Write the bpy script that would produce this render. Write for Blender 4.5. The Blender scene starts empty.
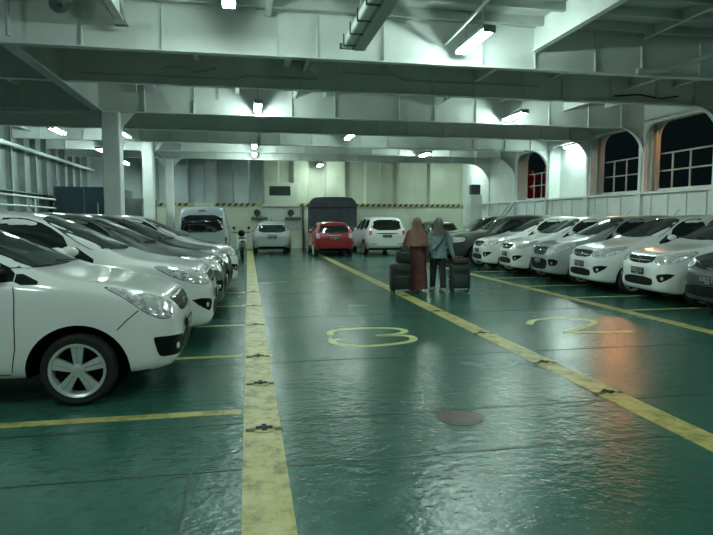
import bpy, bmesh, math, random
from math import sin, cos, pi, radians
from mathutils import Vector, Matrix
from mathutils.bvhtree import BVHTree
random.seed(7)
S = bpy.context.scene
COL = S.collection
# ------------------------------------------------------------ camera, world, exposure
cam = bpy.data.objects.new('camera', bpy.data.cameras.new('camera'))
COL.objects.link(cam)
cam.data.sensor_width = 36.0
cam.data.lens = 36.0 * 580.0 / 713.0
cam.data.clip_start = 0.05
cam.data.clip_end = 300
cam.location = (0, 0, 1.53)
cam.rotation_euler = (radians(90 - 4.68), 0, radians(-10.64))
S.camera = cam
W = bpy.data.worlds.new('night'); S.world = W; W.use_nodes = True
W.node_tree.nodes['Background'].inputs[0].default_value = (0.004, 0.008, 0.009, 1)
W.node_tree.nodes['Background'].inputs[1].default_value = 0.6
S.view_settings.view_transform = 'Standard'
S.view_settings.look = 'None'
S.view_settings.gamma = 1
S.view_settings.exposure = 0.0
LAMP = 174.0            # strength of every fluorescent tube
TUBE_COL = (0.79, 1.0, 0.92)

# ------------------------------------------------------------ materials
def mat(name, col, rough=0.5, metal=0.0, coat=0.0, emit=None, estr=0.0, var=0.0, vscale=3.0, spec=0.5, bump=0.0, bscale=40.0, stain=None):
    m = bpy.data.materials.new(name); m.use_nodes = True
    nt = m.node_tree; n = nt.nodes; l = nt.links
    b = n['Principled BSDF']
    b.inputs['Base Color'].default_value = (*col, 1)
    b.inputs['Roughness'].default_value = rough
    b.inputs['Metallic'].default_value = metal
    b.inputs['Coat Weight'].default_value = coat
    b.inputs['Coat Roughness'].default_value = 0.06
    b.inputs['Specular IOR Level'].default_value = spec
    if emit:
        b.inputs['Emission Color'].default_value = (*emit, 1)
        b.inputs['Emission Strength'].default_value = estr
    tc = n.new('ShaderNodeTexCoord')
    if var > 0:
        t = n.new('ShaderNodeTexNoise'); t.inputs['Scale'].default_value = vscale; t.inputs['Detail'].default_value = 6
        l.new(tc.outputs['Object'], t.inputs['Vector'])
        r = n.new('ShaderNodeValToRGB')
        r.color_ramp.elements[0].position = 0.3; r.color_ramp.elements[1].position = 0.72
        a = stain if stain else tuple(c * (1 - var) for c in col)
        r.color_ramp.elements[0].color = (*a, 1)
        r.color_ramp.elements[1].color = (*[min(1, c * (1 + var * .4)) for c in col], 1)
        l.new(t.outputs['Fac'], r.inputs['Fac']); l.new(r.outputs['Color'], b.inputs['Base Color'])
    if bump > 0:
        t2 = n.new('ShaderNodeTexNoise'); t2.inputs['Scale'].default_value = bscale; t2.inputs['Detail'].default_value = 4
        l.new(tc.outputs['Object'], t2.inputs['Vector'])
        bp = n.new('ShaderNodeBump'); bp.inputs['Strength'].default_value = bump; bp.inputs['Distance'].default_value = 0.02
        l.new(t2.outputs['Fac'], bp.inputs['Height']); l.new(bp.outputs['Normal'], b.inputs['Normal'])
    return m

def deck_material():
    m = bpy.data.materials.new('green_deck_paint'); m.use_nodes = True
    nt = m.node_tree; n = nt.nodes; l = nt.links; b = n['Principled BSDF']
    tc = n.new('ShaderNodeTexCoord')
    big = n.new('ShaderNodeTexNoise'); big.inputs['Scale'].default_value = 0.55; big.inputs['Detail'].default_value = 8; big.inputs['Roughness'].default_value = 0.65
    l.new(tc.outputs['Object'], big.inputs['Vector'])
    r = n.new('ShaderNodeValToRGB')
    r.color_ramp.elements[0].position = 0.32; r.color_ramp.elements[0].color = (0.026, 0.100, 0.072, 1)
    r.color_ramp.elements[1].position = 0.70; r.color_ramp.elements[1].color = (0.046, 0.148, 0.112, 1)
    l.new(big.outputs['Fac'], r.inputs['Fac'])
    fine = n.new('ShaderNodeTexNoise'); fine.inputs['Scale'].default_value = 9; fine.inputs['Detail'].default_value = 8
    l.new(tc.outputs['Object'], fine.inputs['Vector'])
    mx = n.new('ShaderNodeMixRGB'); mx.blend_type = 'MULTIPLY'; mx.inputs[0].default_value = 0.5
    fr = n.new('ShaderNodeValToRGB'); fr.color_ramp.elements[0].position = 0.3; fr.color_ramp.elements[0].color = (.55, .55, .55, 1); fr.color_ramp.elements[1].position = .6
    l.new(fine.outputs['Fac'], fr.inputs['Fac'])
    l.new(r.outputs['Color'], mx.inputs[1]); l.new(fr.outputs['Color'], mx.inputs[2])
    l.new(mx.outputs['Color'], b.inputs['Base Color'])
    rr = n.new('ShaderNodeMapRange'); rr.inputs['From Min'].default_value = .3; rr.inputs['From Max'].default_value = .7
    rr.inputs['To Min'].default_value = 0.14; rr.inputs['To Max'].default_value = 0.30
    l.new(big.outputs['Fac'], rr.inputs['Value']); l.new(rr.outputs['Result'], b.inputs['Roughness'])
    w = n.new('ShaderNodeTexNoise'); w.inputs['Scale'].default_value = 10.0; w.inputs['Detail'].default_value = 5; w.inputs['Roughness'].default_value = .55
    mp = n.new('ShaderNodeMapping'); mp.inputs['Scale'].default_value = (0.95, 1.15, 1)
    l.new(tc.outputs['Object'], mp.inputs['Vector']); l.new(mp.outputs['Vector'], w.inputs['Vector'])
    bp = n.new('ShaderNodeBump'); bp.inputs['Strength'].default_value = 0.42; bp.inputs['Distance'].default_value = 0.02
    w2 = n.new('ShaderNodeTexNoise'); w2.inputs['Scale'].default_value = 26.0; w2.inputs['Detail'].default_value = 3
    l.new(mp.outputs['Vector'], w2.inputs['Vector'])
    ad = n.new('ShaderNodeMath'); ad.operation = 'MULTIPLY_ADD'; ad.inputs[1].default_value = 0.30
    l.new(w2.outputs['Fac'], ad.inputs[0]); l.new(w.outputs['Fac'], ad.inputs[2])
    l.new(ad.outputs[0], bp.inputs['Height']); l.new(bp.outputs['Normal'], b.inputs['Normal'])
    b.inputs['Specular IOR Level'].default_value = 0.6
    return m

def line_material():
    m = bpy.data.materials.new('worn_yellow_line_paint'); m.use_nodes = True
    nt = m.node_tree; n = nt.nodes; l = nt.links; b = n['Principled BSDF']
    tc = n.new('ShaderNodeTexCoord')
    t = n.new('ShaderNodeTexNoise'); t.inputs['Scale'].default_value = 5; t.inputs['Detail'].default_value = 9; t.inputs['Roughness'].default_value = .75
    l.new(tc.outputs['Object'], t.inputs['Vector'])
    r = n.new('ShaderNodeValToRGB')
    e = r.color_ramp.elements
    e[0].position = 0.39; e[0].color = (0.16, 0.17, 0.06, 1)
    e[1].position = 0.50; e[1].color = (0.47, 0.41, 0.13, 1)
    x = e.new(0.72); x.color = (0.60, 0.60, 0.34, 1)
    l.new(t.outputs['Fac'], r.inputs['Fac']); l.new(r.outputs['Color'], b.inputs['Base Color'])
    b.inputs['Roughness'].default_value = 0.36
    bp = n.new('ShaderNodeBump'); bp.inputs['Strength'].default_value = .3; bp.inputs['Distance'].default_value = .01
    l.new(t.outputs['Fac'], bp.inputs['Height']); l.new(bp.outputs['Normal'], b.inputs['Normal'])
    return m

M = {}
M['deck'] = deck_material()
M['line'] = line_material()
M['numeral'] = mat('pale_yellow_numeral_paint', (0.60, 0.61, 0.27), 0.40, var=.3, vscale=6)
M['scuff'] = mat('olive_scuffed_paint', (0.16, 0.14, 0.05), 0.5, var=.5, vscale=20)
M['seam'] = mat('dark_weld_seam', (0.010, 0.040, 0.030), 0.5)
M['steel'] = mat('white_painted_steel', (0.68, 0.74, 0.71), 0.45, var=0.14, vscale=1.3, bump=.06, bscale=6)
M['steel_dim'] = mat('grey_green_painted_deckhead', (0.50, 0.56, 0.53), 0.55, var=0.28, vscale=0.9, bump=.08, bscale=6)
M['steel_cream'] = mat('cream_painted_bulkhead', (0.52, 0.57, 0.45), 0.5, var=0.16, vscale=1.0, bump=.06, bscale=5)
M['steel_lamp_tint'] = mat('bulkhead_bluish_lamp_tint', (0.42, 0.50, 0.50), 0.5, var=0.2, vscale=1.0, bump=.06, bscale=5)  # bluish cast of the lamps, painted into the left part of the bulkhead
M['steel_hull'] = mat('grey_painted_hull_side', (0.20, 0.245, 0.24), 0.5, var=0.3, vscale=1.1, bump=.08, bscale=5)
M['steel_dark'] = mat('dark_grey_steel', (0.06, 0.08, 0.075), 0.6)
M['pipe'] = mat('pale_grey_pipe_paint', (0.42, 0.50, 0.47), 0.45)
M['cable'] = mat('black_cable_rubber', (0.02, 0.025, 0.022), 0.6)
M['tube'] = mat('lit_fluorescent_tube', (0.9, 1, 0.95), 0.3, emit=TUBE_COL, estr=LAMP)
M['tube_off'] = mat('unlit_fluorescent_tube', (0.72, 0.80, 0.76), 0.25)
M['sodium'] = mat('lit_sodium_lamp', (1, .5, .15), 0.3, emit=(1.0, 0.42, 0.16), estr=900)
M['sodium_dim'] = mat('lit_small_sodium_lamp', (1, .5, .15), 0.3, emit=(1.0, 0.42, 0.16), estr=330)
M['lampbody'] = mat('grey_lamp_housing', (0.22, 0.27, 0.25), 0.45)
M['hazard_y'] = mat('hazard_yellow_paint', (0.36, 0.37, 0.17), 0.5)
M['hazard_k'] = mat('hazard_black_paint', (0.02, 0.03, 0.022), 0.5)
M['white_paint'] = mat('white_car_paint', (0.80, 0.83, 0.81), 0.28, coat=1.0)
M['silver_paint'] = mat('silver_car_paint', (0.40, 0.45, 0.45), 0.30, metal=0.35, coat=1.0)
M['grey_paint'] = mat('dark_grey_car_paint', (0.050, 0.060, 0.058), 0.3, metal=0.2, coat=.7)
M['mid_grey_paint'] = mat('mid_grey_car_paint', (0.10, 0.12, 0.115), 0.3, metal=0.2, coat=.7)
M['black_paint'] = mat('black_car_paint', (0.030, 0.040, 0.038), 0.28, coat=1.0)
M['red_paint'] = mat('red_car_paint', (0.26, 0.010, 0.016), 0.28, coat=1.0)
M['blue_silver'] = mat('blue_silver_van_paint', (0.42, 0.50, 0.53), 0.30, coat=1.0)
M['glass'] = mat('tinted_car_glass', (0.012, 0.018, 0.017), 0.05, spec=0.7)
M['glass_green'] = mat('green_tinted_windscreen', (0.03, 0.045, 0.042), 0.06, spec=0.8)
M['plastic'] = mat('black_moulded_plastic', (0.006, 0.008, 0.008), 0.5, spec=.12)
M['tyre'] = mat('black_tyre_rubber', (0.010, 0.013, 0.012), 0.75, bump=.2, bscale=60)
M['rim'] = mat('silver_alloy_rim', (0.72, 0.77, 0.76), 0.28, metal=0.6)
M['chrome'] = mat('bright_chrome', (0.75, 0.80, 0.80), 0.12, metal=1.0)
M['lens'] = mat('clear_headlight_lens', (0.78, 0.82, 0.81), 0.14, metal=0.15, coat=1.0, var=.72, vscale=22)
M['reflector'] = mat('bright_lamp_reflector', (0.80, 0.86, 0.85), 0.16, metal=0.5, coat=1.0)
M['tail'] = mat('red_tail_light_lens', (0.35, 0.010, 0.012), 0.12, coat=1.0)
M['tail_clear'] = mat('clear_tail_light_lens', (0.45, 0.38, 0.37), 0.15, coat=1.0)
M['plate'] = mat('black_number_plate', (0.014, 0.018, 0.018), 0.4)
M['plate_ink'] = mat('pale_plate_marks', (0.42, 0.47, 0.46), 0.4)
M['tarp'] = mat('dark_blue_tarpaulin', (0.022, 0.036, 0.048), 0.5, var=.4, vscale=2.5, bump=.5, bscale=5)
M['truck_glass'] = mat('dark_blue_glossy_panel', (0.016, 0.034, 0.045), 0.16, coat=.5)
M['skin'] = mat('brown_skin', (0.30, 0.17, 0.11), 0.5)
M['hair'] = mat('black_hair', (0.012, 0.011, 0.011), 0.5)
M['hijab'] = mat('tan_orange_headscarf_cloth', (0.20, 0.105, 0.075), 0.85, var=.2, vscale=9)
M['dress'] = mat('maroon_dress_cloth', (0.105, 0.032, 0.030), 0.85, var=.35, vscale=12)
M['shirt'] = mat('grey_blue_shirt_cloth', (0.16, 0.23, 0.24), 0.85, var=.25, vscale=14)
M['trousers'] = mat('black_trouser_cloth', (0.012, 0.018, 0.018), 0.85)
M['scarf_dark'] = mat('grey_brown_headscarf_cloth', (0.10, 0.085, 0.075), 0.85)
M['shoe'] = mat('pale_shoe_leather', (0.30, 0.30, 0.28), 0.6)
M['case'] = mat('black_suitcase_fabric', (0.012, 0.018, 0.016), 0.6, bump=.2, bscale=60)
M['case2'] = mat('dark_green_suitcase_fabric', (0.020, 0.034, 0.028), 0.6, bump=.2, bscale=60)
M['bag'] = mat('dark_brown_bag_fabric', (0.045, 0.035, 0.032), 0.7, bump=.2, bscale=30)
M['aluminium'] = mat('brushed_aluminium', (0.45, 0.48, 0.48), 0.35, metal=.9)
M['rust'] = mat('faded_red_oxide_cover', (0.085, 0.050, 0.040), 0.45, var=.35, vscale=7)
M['red_hull'] = mat('red_painted_steel', (0.42, 0.018, 0.022), 0.45)
M['screen'] = mat('dark_monitor_screen', (0.012, 0.024, 0.018), 0.2)
M['red_plastic'] = mat('red_brown_plastic', (0.32, 0.05, 0.05), 0.5)

# ------------------------------------------------------------ mesh helpers
def link(o, parent=None):
    COL.objects.link(o)
    if parent is not None: o.parent = parent
    return o
def mesh_obj(name, verts, faces, mats, parent=None, midx=None, smooth=None):
    me = bpy.data.meshes.new(name)
    me.from_pydata([tuple(v) for v in verts], [], faces)
    for m_ in (mats if isinstance(mats, (list, tuple)) else [mats]): me.materials.append(m_)
    if midx: me.polygons.foreach_set('material_index', midx)
    me.validate(); me.update()
    if smooth is not None:
        me.polygons.foreach_set('use_smooth', [True] * len(me.polygons))
        me.set_sharp_from_angle(angle=radians(smooth))
    return link(bpy.data.objects.new(name, me), parent)
def tag(o, label=None, cat=None, group=None, kind=None):
    if label: o['label'] = label
    if cat: o['category'] = cat
    if group: o['group'] = group
    if kind: o['kind'] = kind
    return o
def thing(name, label, cat, loc=(0, 0, 0), rz=0, group=None):
    o = bpy.data.objects.new(name, None); COL.objects.link(o)
    o.empty_display_size = .2
    o.location = loc; o.rotation_euler = (0, 0, rz)
    return tag(o, label, cat, group)
class MB:
    def __init__(s): s.v = []; s.f = []; s.mi = []; s.cur = 0
    def add(s, vs, fs):
        k = len(s.v); s.v += [Vector(v) for v in vs]; s.f += [tuple(i + k for i in f) for f in fs]; s.mi += [s.cur] * len(fs)
        return s
    def box(s, c, d, rot=None, bev=0.0):
        bm = bmesh.new(); bmesh.ops.create_cube(bm, size=1)
        for v in bm.verts: v.co = Vector((v.co.x * d[0], v.co.y * d[1], v.co.z * d[2]))
        if bev > 0: bmesh.ops.bevel(bm, geom=bm.edges[:], offset=bev, segments=2, affect='EDGES', profile=.5)
        mtx = (rot.to_4x4() if rot is not None else Matrix())
        vs = [mtx @ v.co + Vector(c) for v in bm.verts]
        bm.verts.index_update(); fs = [[v.index for v in f.verts] for f in bm.faces]; bm.free()
        return s.add(vs, fs)
    def tube(s, pts, r, n=8, caps=True):
        pts = [Vector(p) for p in pts]; rs = r if isinstance(r, (list, tuple)) else [r] * len(pts)
        vs = []; fs = []; up = None
        for i, p in enumerate(pts):
            d = (pts[min(i + 1, len(pts) - 1)] - pts[max(i - 1, 0)]).normalized()
            if up is None: up = Vector((0, 0, 1)) if abs(d.z) < .9 else Vector((1, 0, 0))
            a = d.cross(up).normalized(); b = a.cross(d).normalized(); up = b
            for k in range(n):
                t = 2 * pi * k / n; vs.append(p + a * cos(t) * rs[i] + b * sin(t) * rs[i])
        for i in range(len(pts) - 1):
            for k in range(n): fs.append((i * n + k, i * n + (k + 1) % n, (i + 1) * n + (k + 1) % n, (i + 1) * n + k))
        if caps: fs.append(tuple(range(n - 1, -1, -1))); fs.append(tuple((len(pts) - 1) * n + k for k in range(n)))
        return s.add(vs, fs)
    def lathe(s, prof, axis='z', n=32, c=(0, 0, 0)):
        vs = []; fs = []
        for (r, h) in prof:
            for k in range(n):
                t = 2 * pi * k / n; x, y = r * cos(t), r * sin(t)
                p = {'z': (x, y, h), 'y': (x, h, y), 'x': (h, x, y)}[axis]; vs.append(Vector(p) + Vector(c))
        for i in range(len(prof) - 1):
            for k in range(n): fs.append((i * n + k, i * n + (k + 1) % n, (i + 1) * n + (k + 1) % n, (i + 1) * n + k))
        return s.add(vs, fs)
    def prism(s, poly, a, b, axis='y'):
        # poly: 2D points in the two other axes, extruded between a and b along axis
        f = {'y': lambda p, h: (p[0], h, p[1]), 'x': lambda p, h: (h, p[0], p[1]), 'z': lambda p, h: (p[0], p[1], h)}[axis]
        n = len(poly); vs = [f(p, a) for p in poly] + [f(p, b) for p in poly]
        fs = [tuple(range(n)), tuple(range(2 * n - 1, n - 1, -1))] + [(i, i + n, (i + 1) % n + n, (i + 1) % n) for i in range(n)]
        return s.add(vs, fs)
    def build(s, name, m, parent=None, smooth=None):
        o = mesh_obj(name, s.v, s.f, m, parent, s.mi, smooth)
        bm = bmesh.new(); bm.from_mesh(o.data); bmesh.ops.recalc_face_normals(bm, faces=bm.faces); bm.to_mesh(o.data); bm.free()
        if smooth is not None:
            o.data.polygons.foreach_set('use_smooth', [True] * len(o.data.polygons)); o.data.set_sharp_from_angle(angle=radians(smooth))
        return o
def struct(o): o['kind'] = 'structure'; return o
def copy_tree(o, parent=None):
    c = o.copy(); COL.objects.link(c)
    if parent is not None: c.parent = parent
    for ch in o.children: copy_tree(ch, c)
    return c
def lerp(a, b, t): return a + (b - a) * t
def interp(tab, x):
    if x <= tab[0][0]: return tab[0][1]
    for (x0, y0), (x1, y1) in zip(tab, tab[1:]):
        if x <= x1: return lerp(y0, y1, (x - x0) / (x1 - x0))
    return tab[-1][1]

# ------------------------------------------------------------ SETTING
XL, XR, XO, YB, YF, ZC, ZB = -7.9, 12.1, 12.6, 31.6, -8.0, 5.2, 4.35
struct(MB().box(((XL + XO) / 2, (YB + YF) / 2, -.1), (XO - XL + .4, YB - YF + .4, .2)).build('floor', M['deck']))
# deckhead plate with its small transverse stiffeners
beamsY = [10.4, 13.3, 16.3, 19.2, 22.1, 25.0, 27.9]
c = MB(); c.box(((XL + XO) / 2, (YB + YF) / 2, ZC + .06), (XO - XL + .4, YB - YF + .4, .12))
y = YF + .5
while y < YB - .3:
    if min(abs(y - b) for b in beamsY) > .2:
        c.box(((XL + XR) / 2, y, ZC - .075), (XR - XL, .012, .15)); c.box(((XL + XR) / 2, y + .035, ZC - .145), (XR - XL, .07, .012))
    y += .73
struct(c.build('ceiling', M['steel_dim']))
# deep transverse beams: web, flange, stiffener plates
k = 1
for by in [4.5] + beamsY:
    zb = 4.5 if by < 5 else 4.44 if by == 13.3 else 4.35
    b = MB(); b.box(((XL + XR) / 2, by, (zb + ZC) / 2), (XR - XL, .02, ZC - zb)); b.box(((XL + XR) / 2, by, zb), (XR - XL, .16, .025))
    for sx in [-7.0, -5.6, -2.6, -1.35, .55, 1.25, 2.45, 4.3, 5.35, 6.6, 7.6, 8.9, 10.2, 11.3]:
        b.prism([(by - .012, zb), (by - .075, zb), (by - .03, ZC - .02), (by - .012, ZC)], sx - .008, sx + .008, 'x')
    # rounded bracket down to the wing wall at the right, and the left
    for X0, sg in ((XR, -1),):
        R_ = .85 if by < 25 else 1.15
        arc = [(X0 + sg * R_ - sg * R_ * cos(t), zb - R_ + R_ * sin(t)) for t in [i * pi / 2 / 10 for i in range(11)]]
        b.prism([(X0, zb)] + arc, by - .012, by + .012, 'y')
        for (p, q) in zip(arc, arc[1:]):
            cx_, cz_ = (p[0] + q[0]) / 2, (p[1] + q[1]) / 2; L_ = math.dist(p, q) + .01
            b.box((cx_, by, cz_), (L_, .14, .02), Matrix.Rotation(-math.atan2(q[1] - p[1], q[0] - p[0]), 3, 'Y'))
    struct(b.build('trim_%d' % k, M['steel'])); k += 1
# longitudinal girders
for gx, gz, y0, y1, w in ((-3.75, 4.35, 10.4, YB, .22), (5.35, 4.68, YF, 10.4, .12), (5.35, 4.8, 10.4, YB, .1), (-1.95, 4.72, YF, 10.3, .12), (9.4, 4.8, 10.4, YB, .1), (1.3, 4.85, 10.4, YB, .08)):
    b = MB(); b.box((gx, (y0 + y1) / 2, (gz + ZC) / 2), (.02, y1 - y0, ZC - gz)); b.box((gx, (y0 + y1) / 2, gz), (w, y1 - y0, .03))
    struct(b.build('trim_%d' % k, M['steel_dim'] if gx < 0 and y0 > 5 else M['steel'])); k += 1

for (x0, y0, x1, y1, z_, w_, h_) in ((-1.0, 10.5, -1.0, 13.2, 4.95, .10, .25), (.9, 10.5, .9, 13.2, 4.9, .14, .3), (3.2, 10.5, 3.2, 16.2, 4.98, .08, .2), (7.3, 10.5, 7.3, 16.2, 4.95, .10, .25), (-2.3, 13.4, -2.3, 16.2, 4.9, .1, .3), (-.2, 13.4, -.2, 16.2, 4.9, .1, .3), (2.1, 13.4, 2.1, 16.2, 4.9, .1, .3), (10.7, 10.5, 10.7, 16.2, 4.9, .1, .3), (-5.6, 10.5, -5.6, 22, 4.9, .1, .3), (2.2, -6, 2.2, 10.3, 5.0, .1, .2), (7.6, -6, 7.6, 10.3, 5.02, .08, .18), (9.6, -6, 9.6, 10.3, 5.02, .08, .18), (.4, -6, .4, 10.3, 5.0, .1, .2)):
    b = MB(); b.box((x0, (y0 + y1) / 2, (z_ + ZC) / 2), (.02, y1 - y0, ZC - z_)); b.box((x0, (y0 + y1) / 2, z_), (w_, y1 - y0, .02))
    struct(b.build('trim_%d' % k, M['steel'])); k += 1
# far bulkhead: folded plates above, flat plate below
xs = [-7.9, -7.1, -6.3, -5.4, -4.6, -3.84, -3.04, -2.23, -1.62, -.75, .08, .81, 1.65, 2.4, 3.26, 4.18, 5.28, 6.39, 7.24, 8.26, 9.13, 10.06, 11.0, 12.01, 12.78, 13.2]
b = MB(); prof = []
for i, x in enumerate(xs):
    if i % 2 == 0: prof += [(x, YB), (x + .10, YB + .30)]
    else: prof += [(x, YB + .30), (x + .10, YB)]
n = len(prof)
vs = [(p[0], p[1], 2.42) for p in prof] + [(p[0], p[1], ZC + .1) for p in prof]
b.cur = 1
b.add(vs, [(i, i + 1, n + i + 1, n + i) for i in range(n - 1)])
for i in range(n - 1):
    b.mi[i] = 0 if prof[i][0] > .5 else 1  # left folds get the colour with the bluish lamp light in it
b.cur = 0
b.box(((XL + XO) / 2 + .1, YB + .16, 1.2), (XO - XL + .6, .30, 2.46))
for xx in (-6, -3, 0, 3, 6, 9, 12): b.box((xx, YB + .0, 1.2), (.03, .06, 2.4))
struct(b.build('wall_back', [M['steel_cream'], M['steel_lamp_tint']]))
struct(MB().box(((XL + XO) / 2, YF - .1, ZC / 2), (XO - XL + .4, .2, ZC + .2)).build('wall_front', M['steel_hull']))
# hazard striped rail on the far bulkhead
hz = MB(); hz.cur = 0
hz.box(((-1.7 + .79) / 2, YB - .04, 2.34), (2.49, .03, .17)); hz.box((3.15, YB - .04, 2.34), (.8, .03, .17)); hz.box((8.9, YB - .04, 2.34), (6.9, .03, .17)); hz.box((-5.2, YB - .04, 2.34), (5.0, .03, .17))
hz.cur = 1
for x0, x1 in ((-7.6, -2.75), (-1.65, .74), (2.8, 3.5), (5.5, 12.3)):
    x = x0
    while x < x1 - .22:
        hz.prism([(x, 2.262), (x + .15, 2.262), (x + .26, 2.418), (x + .11, 2.418)], YB - .062, YB - .054, 'y'); x += .31
struct(hz.build('trim_%d' % k, [M['hazard_y'], M['hazard_k']])); k += 1

# left hull side with vertical frames
b = MB(); b.box((XL - .1, (YB + YF) / 2, ZC / 2), (.2, YB - YF, ZC))
y = YF + .4
while y < YB:
    b.box((XL + .10, y, 2.5), (.20, .012, 5)); b.box((XL + .2, y, 2.5), (.012, .09, 5)); y += 1.16
b.box((XL + .14, (YB + YF) / 2, 2.5), (.22, YB - YF, .03))
struct(b.build('wall_left', M['steel_hull']))

# right wing wall: inner plate with rounded openings, recess boxes, outer plate
def rrect(y0, y1, z0, z1, r, rb=None, n=7):
    rb = r if rb is None else rb
    P = []
    for (cy, cz, a, rr) in ((y1 - r, z1 - r, 0, r), (y0 + r, z1 - r, 90, r), (y0 + rb, z0 + rb, 180, rb), (y1 - rb, z0 + rb, 270, rb)):
        for i in range(n + 1):
            t = radians(a + 90 * i / n); P.append((cy + rr * cos(t), cz + rr * sin(t)))
    return P
def holed_panel(x, th, outer, holes):
    cu = bpy.data.curves.new('tmp', 'CURVE'); cu.dimensions = '2D'; cu.fill_mode = 'BOTH'; cu.extrude = th / 2
    for P in [outer] + holes:
        sp = cu.splines.new('POLY'); sp.points.add(len(P) - 1); sp.use_cyclic_u = True
        for i, p in enumerate(P): sp.points[i].co = (p[0], p[1], 0, 1)
    o = bpy.data.objects.new('tmp', cu); COL.objects.link(o)
    dg = bpy.context.evaluated_depsgraph_get(); me = o.evaluated_get(dg).to_mesh()
    vs = [Vector((x + v.co.z, v.co.x, v.co.y)) for v in me.vertices]; fs = [tuple(p.vertices) for p in me.polygons]
    o.to_mesh_clear(); bpy.data.objects.remove(o); bpy.data.curves.remove(cu)
    return vs, fs
posts = [4.6, 7.5, 10.4, 13.35, 16.33, 19.2, 22.1, 25.0, 27.9]
inner = []; outerh = []
for i in range(len(posts) - 2):
    y0, y1 = posts[i] + .14, posts[i + 1] - .14
    inner.append(rrect(y0, y1, 2.40, 4.45, .42, .06))
    if i != 5:
        f0 = y0 + (.62 if i in (4,) else .3) * 0.5
        outerh.append(rrect(y0 + .12, y1 - .02, 2.50, 4.52, .45, .10))
b = MB()
b.add(*holed_panel(XR + .04, .08, [(YF, 0), (YB, 0), (YB, ZC), (YF, ZC)], inner))
b.add(*holed_panel(XO, .06, [(YF, 0), (YB, 0), (YB, ZC), (YF, ZC)], outerh))
for p in posts:
    for dy in (-.14, .14): b.box(((XR + XO) / 2 + .02, p + dy * 1.02, 3.45), (XO - XR - .06, .02, 2.2))
b.box(((XR + XO) / 2, 12, 2.39), (XO - XR, 32, .03)); b.box(((XR + XO) / 2, 12, 4.56), (XO - XR, 32, .03))
for p in posts + [30.2]: b.box((XR - .05, p, 1.2), (.10, .26, 2.4)); b.box((XR - .02, p, 3.4), (.05, .10, 2.0))
for i in range(40): b.box((XR - .02, 1.2 + i * .73, 1.15), (.03, .012, 2.3))
b.box((XR - .06, 12, 2.36), (.14, 36, .07))
struct(b.build('wall_right', M['steel'], smooth=25))
# guard rails in the openings
for i, (y0, y1) in enumerate(((13.55, 16.2), (16.5, 19.05), (22.3, 24.85))):
    t = thing('guard_rail', ['white two-bar guard rail across the large dark opening at the far right', 'white two-bar guard rail across the narrow opening between the orange lit pillars', 'white two-bar guard rail in front of the opening with red steelwork behind'][i], 'railing', (12.7, (y0 + y1) / 2, 2.41), 0, 'guard rails in the side openings')
    h = (y1 - y0) / 2
    for z, nm in ((1.17, 'top_rail'), (.64, 'mid_rail')): MB().tube([(0, -h, z), (0, h, z)], .024).build(nm, M['pipe'], t, smooth=40)
    for yy in (-h + .3, 0 + .1, h - .5): MB().tube([(0, yy, .0), (0, yy, 1.17)], .028).build('post', M['pipe'], t, smooth=40)
# bracket pipes running over the recesses (vertical pipes on the jambs)
for j, (py, pc) in enumerate(((16.12, 'beside the large dark opening'), (19.0, 'beside the narrow opening'))):
    o = MB().tube([(12.30, py, 2.42), (12.30, py, 4.40)], .035).tube([(12.42, py, 2.42), (12.42, py, 4.40)], .025).build('vertical_pipe', M['pipe'], smooth=40)
    tag(o, 'bundle of pale vertical pipes lit orange ' + pc, 'pipe')

# ------------------------------------------------------------ deck paint and deck fittings
def flat(name, poly, label, cat, m=M['line'], z=.004, group=None, org=None):
    b = MB(); b.prism(poly, 0.0008, z, 'z'); o = b.build(name, m)
    return tag(o, label, cat, group)
def bar(x0, y0, x1, y1, w):
    d = Vector((x1 - x0, y1 - y0)).normalized(); nn = Vector((-d.y, d.x)) * w / 2
    return [(x0 + nn.x, y0 + nn.y), (x1 + nn.x, y1 + nn.y), (x1 - nn.x, y1 - nn.y), (x0 - nn.x, y0 - nn.y)]
flat('lane_line', bar(.075, -4, .12, 29.5, .27), 'long worn yellow lane line ending at the bottom left of centre', 'floor marking', group='long lane lines')
flat('lane_line', bar(3.13, -3, 3.11, 29, .25), 'long yellow lane line running from bottom right to the red hatchback', 'floor marking', group='long lane lines')
flat('lane_line', bar(6.22, 0, 6.22, 23, .22), 'long yellow lane line in front of the noses of the right row of cars', 'floor marking', group='long lane lines')
sl = ['yellow stall line nearest the camera, in front of the nearest white car', 'yellow stall line under the nose of the nearest left white car', 'yellow stall line between the second and third left cars', 'yellow stall line between the third and fourth left cars', 'yellow stall line between the fourth and fifth left cars']
for i, y in enumerate((4.63, 6.57, 8.53, 10.46, 12.4)):
    flat('stall_line', bar(-5.2, y, -.07, y, .11 if i == 0 else .09), sl[i], 'floor marking', group='stall lines of the left row')
sr = ['pale stall line at the right beside the dark grey car', 'pale stall line between the second and third right cars', 'pale stall line between the third and fourth right cars', 'pale stall line between the fourth and fifth right cars', 'pale stall line between the fifth and sixth right cars']
for i, y in enumerate((8.75, 10.40, 12.4, 14.3, 16.2)):
    flat('stall_line', bar(6.34, y, 10.8, y, .08), sr[i], 'floor marking', M['numeral'], group='stall lines of the right row')
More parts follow.
